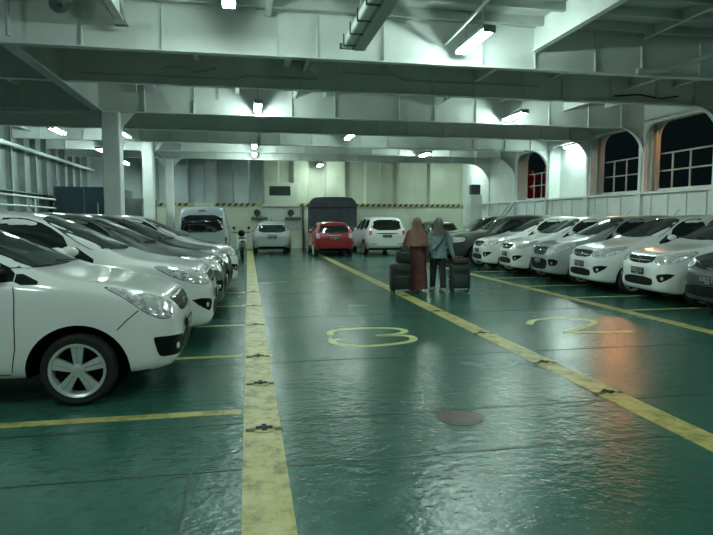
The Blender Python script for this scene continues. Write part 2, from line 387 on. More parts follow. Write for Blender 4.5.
def stroke(name, pts, w, label):
    P = []
    for i in range(len(pts) - 1):
        p0 = pts[max(i - 1, 0)]; p1 = pts[i]; p2 = pts[i + 1]; p3 = pts[min(i + 2, len(pts) - 1)]
        for k_ in range(6):
            t = k_ / 6
            P.append(tuple(.5 * ((2 * p1[a]) + (-p0[a] + p2[a]) * t + (2 * p0[a] - 5 * p1[a] + 4 * p2[a] - p3[a]) * t * t + (-p0[a] + 3 * p1[a] - 3 * p2[a] + p3[a]) * t ** 3) for a in (0, 1)))
    P.append(pts[-1])
    vs = []; fs = []
    for i, p in enumerate(P):
        d = (Vector(P[min(i + 1, len(P) - 1)]) - Vector(P[max(i - 1, 0)])).normalized(); nn = Vector((-d.y, d.x)) * w / 2
        vs += [(p[0] + nn.x, p[1] + nn.y, .004), (p[0] - nn.x, p[1] - nn.y, .004), (p[0] + nn.x, p[1] + nn.y, .0008), (p[0] - nn.x, p[1] - nn.y, .0008)]
    for i in range(len(P) - 1):
        a = 4 * i; c_ = a + 4
        fs += [(a, a + 1, c_ + 1, c_), (a + 2, c_ + 2, c_ + 3, a + 3), (a, c_, c_ + 2, a + 2), (a + 1, a + 3, c_ + 3, c_ + 1)]
    o = mesh_obj(name, vs, fs, M['numeral']); return tag(o, label, 'floor marking')
stroke('painted_numeral', [(1.07, 7.56), (1.11, 7.80), (1.33, 7.94), (1.69, 7.96), (2.02, 7.87), (2.12, 7.68), (2.0, 7.50), (1.68, 7.41), (2.04, 7.35), (2.09, 7.12), (1.91, 6.92), (1.44, 6.81), (1.12, 6.93), (1.03, 7.13), (1.07, 7.3)], .10, 'yellow numeral 3 painted on the green deck in the middle lane')
two = [(4.05, 7.81), (4.29, 8.12), (4.72, 8.24), (5.06, 8.12), (5.13, 7.86), (4.9, 7.6), (4.25, 7.16)]
o2 = stroke('painted_numeral', two, .10, 'yellow numeral 2 painted on the green deck in the right lane')
b2 = MB(); b2.prism(bar(4.2, 7.14, 5.2, 7.05, .10), .0008, .004, 'z'); 
bm = bmesh.new(); bm.from_mesh(o2.data)
vv = [bm.verts.new(v) for v in b2.v]
for f in b2.f: bm.faces.new([vv[i] for i in f])
bm.to_mesh(o2.data); bm.free()
# weld seams of the deck plates
k2 = k
for y in (3.53, 4.36, 6.2, 9.1, 12.1, 15.1, 18):
    struct(MB().box((2.6, y, .001), (20.5, .018, .0024)).build('trim_%d' % k2, M['seam'])); k2 += 1
struct(MB().box((-.36, 3.1, .001), (.012, .85, .0024)).build('trim_%d' % k2, M['seam'])); k2 += 1
# manhole cover
t = thing('manhole_cover', 'round faded red manhole cover flush with the green deck', 'manhole cover', (1.6, 4.17, 0))
MB().lathe([(0.001, .006), (.155, .006), (.165, .0035), (.165, .0008)], n=40).build('cover_plate', M['rust'], t, smooth=40)
o = MB().lathe([(.166, .001), (.168, .005), (.176, .005), (.179, .001)], n=40).build('cover_rim', M['rust'], t, smooth=40)
# lashing sockets (clover-leaf deck pots) on the lane lines
def socket():
    t = thing('lashing_socket', 'x', 'deck socket')
    b = MB(); b.lathe([(.001, .010), (.075, .010), (.09, .0045), (.09, .001)], n=24)
    b.build('socket_plate', M['line'], t, smooth=40)
    s_ = MB(); s_.box((0, 0, .013), (.12, .035, .006)); s_.box((0, 0, .0135), (.035, .12, .006)); s_.build('cross_slot', M['plastic'], t)
    w = MB(); w.box((0, -.02, .006), (.27, .045, .010), bev=.004); w.build('weld_strip', M['scuff'], t)
    return t
proto = socket(); first = True
sk1 = [(.10, 4.20), (.10, 5.40), (.10, 6.50), (.10, 8.50), (.10, 10.4), (.10, 12.4)]
nm1 = ['lashing socket on the left lane line, nearest the camera', 'lashing socket on the left lane line, second from the camera', 'lashing socket on the left lane line beside the nose of the second white car', 'lashing socket on the left lane line, fourth from the camera', 'lashing socket on the left lane line, fifth from the camera', 'lashing socket on the left lane line, farthest one']
sk2 = [(3.12, 4.54), (3.11, 5.65), (3.10, 7.3), (3.10, 9.2), (3.1, 11.2)]
nm2 = ['lashing socket on the middle lane line, nearest the camera', 'lashing socket on the middle lane line between the numerals', 'lashing socket on the middle lane line, third from the camera', 'lashing socket on the middle lane line, fourth from the camera', 'lashing socket on the middle lane line beside the walkers']
for (p, nm) in list(zip(sk1, nm1)) + list(zip(sk2, nm2)):
    o = proto if first else copy_tree(proto); first = False
    o.location = (p[0], p[1], .0035); tag(o, nm, group='lashing sockets in the lane lines')

# ------------------------------------------------------------ columns
for (x, y, w, lb) in ((-3.43, 16.3, .44, 'thick white square deck column behind the left row of cars'), (-3.46, 22.1, .36, 'white square deck column farther back beside the silver van'), (-3.46, 27.9, .34, 'farthest white square deck column near the bulkhead')):
    t = thing('deck_column', lb, 'column', (x, y, 0), 0, 'white deck columns')
    MB().box((0, 0, 2.17), (w, w, 4.30), bev=.03).build('shaft', M['steel'], t)
    MB().box((0, 0, .02), (w + .12, w + .12, .04)).build('base_plate', M['steel_dark'], t)
    g = MB(); g.prism([(-w / 2, 3.9), (-w / 2, 4.32), (-w / 2 - .35, 4.32)], -.02, .02, 'y'); g.prism([(w / 2, 3.9), (w / 2, 4.32), (w / 2 + .35, 4.32)], -.02, .02, 'y'); g.build('gusset', M['steel'], t)

# ------------------------------------------------------------ ceiling lamps
def lamp(lit=True, L=1.25):
    t = thing('ceiling_light', 'x', 'ceiling light')
    h = MB(); h.box((0, 0, .07), (.22, L, .07), bev=.015); h.box((0, L / 2, .03), (.2, .03, .09)); h.box((0, -L / 2, .03), (.2, .03, .09)); h.build('housing', M['lampbody'], t)
    for sx in (-.05, .05): MB().tube([(sx, -L / 2 + .03, .0), (sx, L / 2 - .03, .0)], .022, 10).build('tube', M['tube'] if lit else M['tube_off'], t, smooth=50)
    r = MB()
    for yy in (-L * .3, L * .3): r.tube([(0, yy, .1), (0, yy, .60)], .01, 6)
    r.build('hanger_rod', M['pipe'], t)
    return t
proto = lamp(); first = True
lamps = [
 (3.80, 9.5, 4.50, 'bright ceiling light at upper right, in front of the nearest deep beam'),
 (7.45, 15.5, 4.42, 'bright ceiling light right of centre, in front of the beam by the wing wall'),
 (7.52, 24.1, 4.30, 'slanting ceiling light far back above the white van and walkers'),
 (3.61, 20.5, 4.45, 'round looking ceiling light in the middle, above the red car'),
 (3.79, 30.5, 4.38, 'ceiling light hung against the far bulkhead above the tarpaulin truck'),
 (.32, 15.5, 4.42, 'square looking ceiling light left of centre on the second bright beam'),
 (.33, 23.9, 4.47, 'upper one of two stacked small ceiling lights over the silver hatchback'),
 (.37, 26.9, 4.47, 'lower one of two stacked small ceiling lights over the silver hatchback'),
 (-.22, 8.6, 4.72, 'ceiling light cut by the top edge of the photo, left of centre'),
 (-3.92, 20.6, 4.35, 'ceiling light just right of the thick deck column, upper one'),
 (-5.6, 29.1, 4.20, 'ceiling light just right of the thick deck column, lower one'),
 (-5.5, 24.2, 4.20, 'ceiling light just left of the thick deck column'),
 (-5.9, 20.2, 4.35, 'bright ceiling light at the far left over the left row of cars'),
 (12.36, 20.6, 4.35, 'small bright light inside the white lit side recess'),
 (10.9, 29.3, 4.85, 'ceiling light behind the far right rounded arch'),
 (3.9, 1.5, 4.6, ''), (7.9, 4.5, 4.6, ''), (-6.3, 6.0, 4.6, ''), (7.9, -2.5, 4.6, ''), (-4.0, -1.5, 4.6, ''), (-2.6, 2.4, 4.6, '')]
for (x, y, z, lb) in lamps:
    o = proto if first else copy_tree(proto); first = False
    o.location = (x, y, z)
    tag(o, lb or 'ceiling light behind the camera, outside the photo', group='lit ceiling lights' if lb else 'ceiling lights outside the photo')
t = thing('ceiling_light', 'long unlit ceiling light fixture with straps, hanging at the top centre', 'ceiling light', (1.80, 8.45, 4.42))
MB().box((-.10, 0, .04), (.17, 2.9, .13), bev=.03).build('diffuser', M['tube_off'], t)
MB().box((.10, 0, .06), (.20, 2.9, .20), bev=.012).build('housing', M['pipe'], t)
for yy in (-1.3, -.65, 0, .6, 1.2):
    sb = MB(); sb.box((-.10, yy, -.035), (.20, .025, .02)); sb.box((-.20, yy, .055), (.02, .025, .19)); sb.build('strap', M['steel_dark'], t)
MB().box((0, 1.46, .03), (.46, .05, .10), bev=.015).build('end_clamp', M['steel_dark'], t)
for yy in (-1.0, 1.0): MB().tube([(.05, yy, .15), (.05, yy, .78)], .014, 6).build('hanger_rod', M['pipe'], t)
# sodium floodlights outside the openings (port side)
for (x, y, z, lb, aim) in ((16.83, 23.98, 5.93, 'orange sodium floodlight on a mast outside behind the narrow opening', 0), (13.3, 14.7, 5.55, 'orange sodium floodlight fixed to the outer hull above the large dark opening', 1)):
    t = thing('floodlight', lb, 'floodlight', (x, y, 0), 0, 'orange floodlights outside')
    MB().box((0, 0, z + .08), (.34, .34, .12), bev=.03).build('housing', M['lampbody'], t)
    MB().lathe([(.001, -.05), (.09, -.03), (.12, .02)], n=20, c=(0, 0, z)).build('bulb', M['sodium_dim'] if aim else M['sodium'], t, smooth=60)
    if aim == 0: MB().tube([(1.25, 0, 0), (1.25, 0, z + .3), (.1, 0, z + .16)], .05).build('mast', M['steel_dark'], t, smooth=50)
    else: MB().tube([(0, 0, z + .16), (-.3, 0, z + .3), (-.68, 0, z - .2)], .03).build('arm', M['steel_dark'], t, smooth=50)
# red steelwork outside opening 1
t = thing('red_ramp_frame', 'red steel framework outside the far dark opening', 'steel frame', (15.2, 29.5, 0))
for z in (3.0, 3.75): MB().box((0, 0, z), (.2, 4.0, .34), bev=.02).build('cross_bar', M['red_hull'], t)
for yy in (-1.7, 0, 1.7): MB().box((0, yy, 2.1), (.22, .22, 4.2), bev=.02).build('post', M['red_hull'], t)

# ------------------------------------------------------------ pipes, rods and boxes under the deckhead
def pipe(name, pts, r, label, m='pipe', cat='pipe', grp=None):
    return tag(MB().tube(pts, r, 10).build(name, M[m], smooth=50), label, cat, grp)
pipe('hanging_rod', [(3.5, 10.1, 4.64), (3.39, 7.2, 4.66)], .022, 'thin pale rod slanting up left of the bright upper right light', cat='rod')
pipe('conduit_pipe', [(.2, 10.33, 5.12), (4.6, 10.33, 5.12), (4.62, 10.33, 5.12), (12, 10.33, 5.1)], .025, 'thin pale pipe along the top of the nearest deep beam')
pipe('conduit_pipe', [(-7.6, 16.2, 4.28), (-3.7, 16.2, 4.28)], .04, 'pale pipe along the beam at far left beside the lamp')
pipe('conduit_pipe', [(-7.55, 10, 4.0), (-7.55, 31.4, 4.0)], .07, 'long pale pipe running back along the left hull side')
pipe('conduit_pipe', [(-7.3, 12, 4.62), (-7.3, 22, 4.62)], .05, 'upper pale pipe near the left hull side, close to the ceiling')
pipe('conduit_pipe', [(3.2, 22.06, 4.30), (8.6, 22.06, 4.30), (11.0, 22.06, 4.30)], .04, 'pale pipe below the third beam, right of centre')
pipe('conduit_pipe', [(.4, 22.06, 4.31), (3.0, 22.06, 4.31)], .03, 'thin pale pipe beside the round looking light in the middle')
pipe('conduit_pipe', [(8.2, 13.24, 4.48), (11.2, 13.24, 4.48), (11.25, 13.24, 4.62)], .035, 'bent pipe on the beam above the right row of cars')
pipe('conduit_pipe', [(9.6, 8.6, 4.93), (8.9, 9.9, 4.72), (8.0, 10.22, 4.42), (7.4, 10.22, 4.38)], .055, 'thick pale pipe bending down along the nearest deep beam at right')
pipe('conduit_pipe', [(10.8, 13.26, 4.66), (10.3, 13.26, 4.58), (9.7, 13.26, 4.66), (9.0, 13.26, 4.60)], .018, 'wavy black cable over the right beam near the openings', 'cable')
pipe('conduit_pipe', [(-1.85, 13.26, 4.8), (-1.2, 13.26, 4.8), (-1.1, 13.26, 4.7), (-.6, 13.26, 4.82)], .02, 'thin wavy pale pipe under the deckhead at upper left', 'pipe')
pipe('conduit_pipe', [(-3.4, 13.27, 4.60), (-.2, 13.27, 4.60), (0, 13.27, 4.68), (1.6, 13.27, 4.68)], .022, 'thin grey conduit fixed along the second beam from the camera, upper left', 'steel_dim')
pipe('conduit_pipe', [(2.0, 13.27, 4.85), (3.4, 13.27, 4.85), (3.6, 13.27, 4.75), (7.0, 13.27, 4.75)], .02, 'thin grey conduit fixed along the second beam from the camera, upper middle', 'steel_dim')
for i, (x, z0, z1, lb) in enumerate(((-1.3, 4.5, 5.2, 'short pale hanger plate left of the square looking light'), (-.7, 4.55, 5.2, 'short pale hanger bracket next to the square looking light'), (1.05, 4.5, 5.2, 'short pale slanted hanger right of the square looking light'))):
    tag(MB().box((x, 15.4, (z0 + z1) / 2), (.09, .05, z1 - z0), Matrix.Rotation([0, 0, .35][i], 3, 'Y')).build('hanger_bracket', M['steel']), lb, 'bracket', 'hangers under the deckhead')
for i, (x, y, z0, z1, w_, sl, lb) in enumerate(((-1.72, 12.6, 4.62, 5.2, .13, -.25, 'pale slanted hanger plate under the deckhead above the left lane line'), (1.55, 12.4, 4.60, 5.2, .20, .5, 'wide pale slanted bracket under the deckhead left of the unlit fixture'), (2.05, 12.7, 4.70, 5.2, .10, .3, 'narrow pale slanted bracket just below the end of the unlit fixture'), (-2.75, 15.2, 4.62, 5.2, .30, 0, 'broad pale bracket plate beside the slanting left girder'), (5.2, 15.0, 4.7, 5.2, .10, 0, 'pale hanger plate left of the light by the wing wall'))):
    tag(MB().box((x, y, (z0 + z1) / 2), (w_, .05, z1 - z0), Matrix.Rotation(sl, 3, 'Y')).build('hanger_bracket', M['steel']), lb, 'bracket', 'hangers under the deckhead')
t = thing('fire_pipe', 'pale vertical pipe with a red valve box at the top left corner', 'pipe', (-3.62, 10.15, 4.4))
MB().tube([(0, 0, 0), (0, 0, .7)], .035).build('pipe', M['pipe'], t, smooth=50); MB().box((-.02, 0, .62), (.3, .12, .10), bev=.02).build('valve_box', M['red_plastic'], t)
t = thing('loudspeaker', 'round grey loudspeaker fixed to the nearest beam at upper left', 'loudspeaker', (-2.84, 10.28, 4.92))
MB().lathe([(.001, -.05), (.06, -.16), (.15, -.2), (.16, -.19), (.08, -.02), (.05, .02)], axis='y', n=24).build('horn', M['lampbody'], t, smooth=50)
MB().box((0, .04, .05), (.06, .1, .06)).build('bracket', M['steel_dark'], t)
# slanted dark plate hanging at top left
t = thing('hanging_bracket', 'slanted grey steel bracket plate at the top left before the beam', 'bracket', (-1.95, 10.1, 4.65))
MB().prism([(-.05, 0), (.10, 0), (-.02, .5), (-.35, .5)], -.05, .05, 'y').build('plate', M['lampbody'], t)
MB().box((0.02, 0, .0), (.2, .14, .03)).build('flange', M['lampbody'], t)

# ------------------------------------------------------------ things on the far bulkhead
t = thing('control_cabinet', 'white wall cabinet with a dark screen high on the far bulkhead', 'cabinet', (1.82, YB - .12, 2.24))
MB().box((0, 0, .65), (1.78, .22, 1.3), bev=.02).build('body', M['steel_cream'], t); MB().box((-.08, -.12, .84), (1.12, .03, .50), bev=.01).build('screen', M['screen'], t)
MB().box((-.08, -.115, .84), (1.2, .015, .58)).build('screen_frame', M['steel_dim'], t)
o = MB().box((1.8, YB - .05, 1.64), (2.0, .06, 1.12), bev=.01).build('wall_panel', M['steel_dim']); tag(o, 'dull grey-green wall panel below the white cabinet with the screen', 'wall panel')
for (x, lb) in ((.52, 'dark hose reel box on the far wall left of the silver hatchback'), (2.30, 'dark hose reel box on the far wall right of the silver hatchback')):
    t = thing('hose_reel', lb, 'hose reel', (x, YB - .25, 1.5), 0, 'hose reels on the far wall')
    MB().lathe([(.05, -.06), (.17, -.06), (.17, -.03), (.10, -.03), (.10, .03), (.17, .03), (.17, .06), (.05, .06)], axis='y', n=20, c=(0, 0, .42)).build('reel', M['cable'], t, smooth=40)
    MB().box((.12, 0.02, .12), (.85, .16, .14), bev=.02).build('shelf_box', M['steel_dark'], t); MB().box((0, .13, .3), (.1, .2, .5)).build('wall_bracket', M['steel_dark'], t)
pipe('downpipe', [(2.98, 31.5, 0), (2.98, 31.5, 2.3)], .06, 'thin dark vertical pipe left of the tarpaulin truck', 'steel_dark')
pipe('downpipe', [(5.55, YB - .15, 0), (5.55, YB - .15, 2.6)], .09, 'pale vertical pipe between the tarpaulin truck and the white people carrier', 'pipe')
t = thing('equipment_locker', 'white upright locker with a dark box on top in the far right corner', 'locker', (11.35, 28.0, 0))
MB().box((0, 0, 1.4), (.62, .5, 2.8), bev=.02).build('cabinet', M['steel'], t); MB().box((0, -.02, 3.06), (.48, .4, .50), bev=.05).build('dark_box', M['steel_dark'], t)
o = MB().tube([(11.6, 25.6, 1.4), (11.9, 24.6, 2.3)], .05).tube([(11.6, 25.9, 1.4), (11.95, 25.2, 2.3)], .04).build('diagonal_strut', M['pipe'], smooth=50); tag(o, 'pair of pale diagonal struts on the side wall above the dark four-wheel drive', 'strut')
# pipe rail on left side
t = thing('ramp_rail', 'white pipe rail standing behind the left row of cars at the far left', 'railing', (-7.0, 19.0, 0))
for z in (2.0, 2.32): MB().tube([(-.3, -8, z), (-.3, 3.6, z), (.0, 4.4, z - .04)], .035).build('rail', M['pipe'], t, smooth=50)
for yy in (-6, -3, 0, 3.2): MB().tube([(-.3, yy, 0), (-.3, yy, 2.32)], .035).build('post', M['pipe'], t, smooth=50)


# ------------------------------------------------------------ CARS
# a car is lofted from tables of (distance from the nose, value); local +X is forward, origin on the ground at mid length
def loft(D):
    L = D['L']; st = [0, .012, .035, .07, .12, .19, .28, .4, .55, .72, .9, 1.05]
    s = 1.2
    while s < L - .42: st.append(s); s += .17
    st += [L - .34, L - .24, L - .16, L - .10, L - .055, L - .025, L - .008, L]
    rings = []
    for s in st:
        g = {k_: interp(D[k_], s) for k_ in ('zb', 'ws', 'wm', 'zbelt', 'wt', 'zt')}
        zb, ws, wm, zbelt, wt, zt = (g[k_] for k_ in ('zb', 'ws', 'wm', 'zbelt', 'wt', 'zt'))
        gh = zt - zbelt; w7 = wm * D.get('shoulder', .965)
        h = [(0, zb), (.5 * ws, zb), (.88 * ws, zb + .004), (ws, zb + .05), (lerp(ws, wm, .75), lerp(zb, zbelt, .32)), (wm, lerp(zb, zbelt, .58)), (wm * .993, lerp(zb, zbelt, .86)),
             (w7, zbelt + .03 * gh), (lerp(w7, wt, .30), zbelt + .30 * gh), (lerp(w7, wt, .66), zbelt + .60 * gh), (wt, zbelt + .86 * gh), (wt * .9, zbelt + .945 * gh), (wt * .5, zbelt + .992 * gh), (0, zt)]
        ring = [(L / 2 - s, y_, z_) for (y_, z_) in h] + [(L / 2 - s, -y_, z_) for (y_, z_) in h[-2:0:-1]]
        rings.append(ring)
    n = len(rings[0]); vs = [p for r in rings for p in r]; fs = []
    for i in range(len(rings) - 1):
        for j in range(n): fs.append((i * n + j, (i + 1) * n + j, (i + 1) * n + (j + 1) % n, i * n + (j + 1) % n))
    for e, rev in ((0, False), (len(rings) - 1, True)):   # inset cap
        c_ = Vector((rings[e][0][0], 0, sum(p[2] for p in rings[e]) / n)); k_ = len(vs)
        for p in rings[e]: vs.append(tuple(c_ + (Vector(p) - c_) * .55))
        for j in range(n):
            q = (e * n + j, e * n + (j + 1) % n, k_ + (j + 1) % n, k_ + j); fs.append(q if not rev else q[::-1])
        f = tuple(k_ + j for j in range(n)); fs.append(f if not rev else f[::-1])
    me = bpy.data.meshes.new('loft'); me.from_pydata(vs, [], fs)
    o = bpy.data.objects.new('loft', me); COL.objects.link(o)
    bm = bmesh.new(); bm.from_mesh(me); bmesh.ops.recalc_face_normals(bm, faces=bm.faces); bm.to_mesh(me); bm.free()
    md = o.modifiers.new('s', 'SUBSURF'); md.levels = 2; md.render_levels = 2
    dg = bpy.context.evaluated_depsgraph_get(); m2 = bpy.data.meshes.new_from_object(o.evaluated_get(dg))
    bvh = BVHTree.FromPolygons([v.co.copy() for v in m2.vertices], [tuple(p.vertices) for p in m2.polygons])
    o.modifiers.clear(); o.data = m2
    # wheel arches
    cut = MB()
    for ax in D['axles']:
        for sg in (1, -1):
            w = D['W'] / 2
            cut.lathe([(.001, sg * (w - .30)), (D['arch'], sg * (w - .30)), (D['arch'], sg * (w + .2)), (.001, sg * (w + .2))], axis='y', n=40, c=(L / 2 - ax, 0, D['tyre'] + .015 + D.get('archz', 0)))
    co = cut.build('cut', M['plastic'])
    bmx = bmesh.new(); bmx.from_mesh(co.data); bmesh.ops.remove_doubles(bmx, verts=bmx.verts, dist=.003); bmesh.ops.recalc_face_normals(bmx, faces=bmx.faces); bmx.to_mesh(co.data); bmx.free()
    md = o.modifiers.new('b', 'BOOLEAN'); md.object = co; md.operation = 'DIFFERENCE'; md.solver = 'EXACT'
    dg = bpy.context.evaluated_depsgraph_get(); m3 = bpy.data.meshes.new_from_object(o.evaluated_get(dg))
    bpy.data.objects.remove(co); bpy.data.objects.remove(o)
    return m3, bvh
def smooth_poly(P, it=2):
    for _ in range(it):
        Q = []
        for i in range(len(P)):
            a, b = P[i], P[(i + 1) % len(P)]
            Q += [a.lerp(b, .22), a.lerp(b, .78)]
        P = Q
    return P
def patch(bvh, pts, d, name, m, parent, off=.004, grid=.07, rnd=1, th=.006):
    d = Vector(d).normalized(); up = Vector((0, 0, 1)) if abs(d.z) < .95 else Vector((1, 0, 0))
    u = d.cross(up).normalized(); v = u.cross(d).normalized()
    P2 = [Vector((Vector(p).dot(u), Vector(p).dot(v), 0)) for p in pts]
    if rnd: P2 = smooth_poly(P2, rnd)
    bm = bmesh.new(); bm.faces.new([bm.verts.new(p) for p in P2])
    for a in (0, 1):
        lo = min(p[a] for p in P2); hi = max(p[a] for p in P2); nn = max(1, int((hi - lo) / grid))
        for i in range(1, nn + 1):
            co = Vector((0, 0, 0)); co[a] = lo + (hi - lo) * i / (nn + 1); no = Vector((0, 0, 0)); no[a] = 1
            bmesh.ops.bisect_plane(bm, geom=bm.verts[:] + bm.edges[:] + bm.faces[:], plane_co=co, plane_no=no)
    bm.verts.ensure_lookup_table(); res = []; nrm = []
    for vtx in bm.verts:
        o = u * vtx.co.x + v * vtx.co.y - d * 8
        loc, no, _, _ = bvh.ray_cast(o, d)
        if loc is None:
            mid = sum(((u * q.x + v * q.y) for q in P2), Vector()) / len(P2)
            l2, _, _, _ = bvh.ray_cast(mid - d * 8, d)
            tgt = u * vtx.co.x + v * vtx.co.y + d * ((l2 - mid).dot(d) if l2 else 0)
            loc, no, _, _ = bvh.find_nearest(tgt)
        if no.dot(d) > 0: no = -no
        res.append(loc + no * off); nrm.append(no.copy())
    bm.verts.index_update(); fs = [[w.index for w in f.verts] for f in bm.faces]
    bd = [(e.verts[0].index, e.verts[1].index) for e in bm.edges if e.is_boundary]; bm.free()
    n = len(res); vs = res + [p - q * th for p, q in zip(res, nrm)]
    F = fs + [f[::-1] for f in [[i + n for i in f] for f in fs]] + [[a, b, b + n, a + n] for a, b in bd]
    o = mesh_obj(name, vs, F, m, parent)
    bm = bmesh.new(); bm.from_mesh(o.data); bmesh.ops.recalc_face_normals(bm, faces=bm.faces); bm.to_mesh(o.data); bm.free()
    o.data.polygons.foreach_set('use_smooth', [True] * len(o.data.polygons)); o.data.set_sharp_from_angle(angle=radians(50))
    return o
def seam(bvh, pts, d, parent, w=.009, name='door_seam'):
    pts = [Vector(p) for p in pts]; d = Vector(d).normalized(); b = MB(); P = []
    for a, c_ in zip(pts, pts[1:]):
        nn = max(2, int((c_ - a).length / .06))
        for i in range(nn): P.append(a.lerp(c_, i / nn))
    P.append(pts[-1]); R_ = []
    for p in P:
        loc, no, _, _ = bvh.ray_cast(p - d * 8, d)
        if loc: R_.append(loc)
    b.tube(R_, w / 2, 5); return b.build(name, M['plastic'], parent, smooth=60)
def wheel(car, x, y, R_, sg, style='spoke5'):
    wd = .19; t = bpy.data.objects.new('wheel', None); COL.objects.link(t); t.parent = car; t.location = (x, y, R_)
    t.empty_display_size = .1
    rr = R_ * .735
    prof = [(rr - .01, -wd / 2 + .01), (rr + .015, -wd / 2), (R_ - .03, -wd / 2 - .004), (R_ - .006, -wd / 2 + .025), (R_, 0), (R_ - .006, wd / 2 - .025), (R_ - .03, wd / 2 + .004), (rr + .015, wd / 2), (rr - .01, wd / 2 - .01), (rr - .02, 0), (rr - .01, -wd / 2 + .01)]
    MB().lathe(prof, 'y', 40).build('tyre', M['tyre'], t, smooth=35)
    b = MB(); b.lathe([(rr - .012, wd / 2 - .012), (rr + .004, wd / 2 + .002), (rr + .002, wd / 2 + .006), (rr - .02, wd / 2 - .004), (rr - .028, wd / 2 - .05), (rr - .03, -.02)], 'y', 40)
    for i in range(5):
        a0 = 2 * pi * i / 5 + pi / 2
        ca, sa = cos(a0), sin(a0)
        def pt(r, tng, dep): return (r * ca - tng * sa, dep, r * sa + tng * ca)
        f0, f1 = wd / 2 - .012, wd / 2 - .008
        for sg2 in (-1, 1):
            v_ = [pt(.045, sg2 * .002, f0), pt(.045, sg2 * .030, f0 - .004), pt(rr - .02, sg2 * .052, f1 - .012), pt(rr - .015, sg2 * .002, f1), pt(.045, sg2 * .002, f0 - .04), pt(.045, sg2 * .030, f0 - .04), pt(rr - .02, sg2 * .052, f1 - .045), pt(rr - .015, sg2 * .002, f1 - .04)]
            b.add(v_, [(0, 1, 2, 3), (7, 6, 5, 4), (0, 4, 5, 1), (1, 5, 6, 2), (2, 6, 7, 3), (3, 7, 4, 0)])
    b.lathe([(.001, wd / 2), (.03, wd / 2 - .002), (.052, wd / 2 - .012), (.055, wd / 2 - .05)], 'y', 24)
    rim = b.build('rim', M['rim'], t, smooth=30)
    MB().lathe([(.001, wd / 2 - .085), (rr - .03, wd / 2 - .085), (rr - .03, wd / 2 - .1), (.001, wd / 2 - .1)], 'y', 32).build('brake_disc', M['plastic'], t)
    if sg < 0: t.rotation_euler = (0, 0, pi)
    return t
def mirror(car, x, y, z, sg, paint):
    b = MB(); pts = []
    n = 10; prof = [(0, .25), (.03, .75), (.08, 1), (.13, .95), (.155, .8)]
    for (h, sc) in prof:
        for k_ in range(14):
            t = 2 * pi * k_ / 14; pts.append((x - h + .06, y + sg * (.060 + .075 * sc * cos(t) * 1.0), z + .068 * sc * (abs(sin(t)) ** .7) * (1 if sin(t) > 0 else -1)))
    fs = []
    for i in range(len(prof) - 1):
        for k_ in range(14): fs.append((i * 14 + k_, i * 14 + (k_ + 1) % 14, (i + 1) * 14 + (k_ + 1) % 14, (i + 1) * 14 + k_))
    fs += [tuple(range(14)), tuple(range(len(pts) - 1, len(pts) - 15, -1))]
    b.add(pts, fs); o = b.build('side_mirror', paint, car, smooth=60)
    MB().box((x + .03, y + sg * .02, z - .045), (.07, .12, .035), bev=.01).build('mirror_foot', M['plastic'], o)
    return o
def plate_part(car, x, y, z, rot, front=True, w=.40, h=.125):
    p = MB().box((0, 0, 0), (.016, w, h), bev=.005).build('license_plate', M['plate'], car); p.location = (x, y, z); p.rotation_euler = (0, 0, rot)
    g = MB(); sx = .0105 if front else -.0105
    rr = random.Random(int(abs(x * 1000)))
    for i, yy in enumerate((-.165, -.10, -.055, -.01, .035, .105, .15)):
        k_ = rr.choice((0, 1, 2))
        g.box((sx, yy, .012), (.003, .009, .062))
        if k_ != 1: g.box((sx, yy + .018, .04), (.003, .030, .010)); g.box((sx, yy + .018, -.016), (.003, .030, .010))
        if k_ != 2: g.box((sx, yy + .030, .012), (.003, .009, .062))
    g.box((sx, 0, -.045), (.003, .12, .012)); g.build('plate_marks', M['plate_ink'], p)
    return p

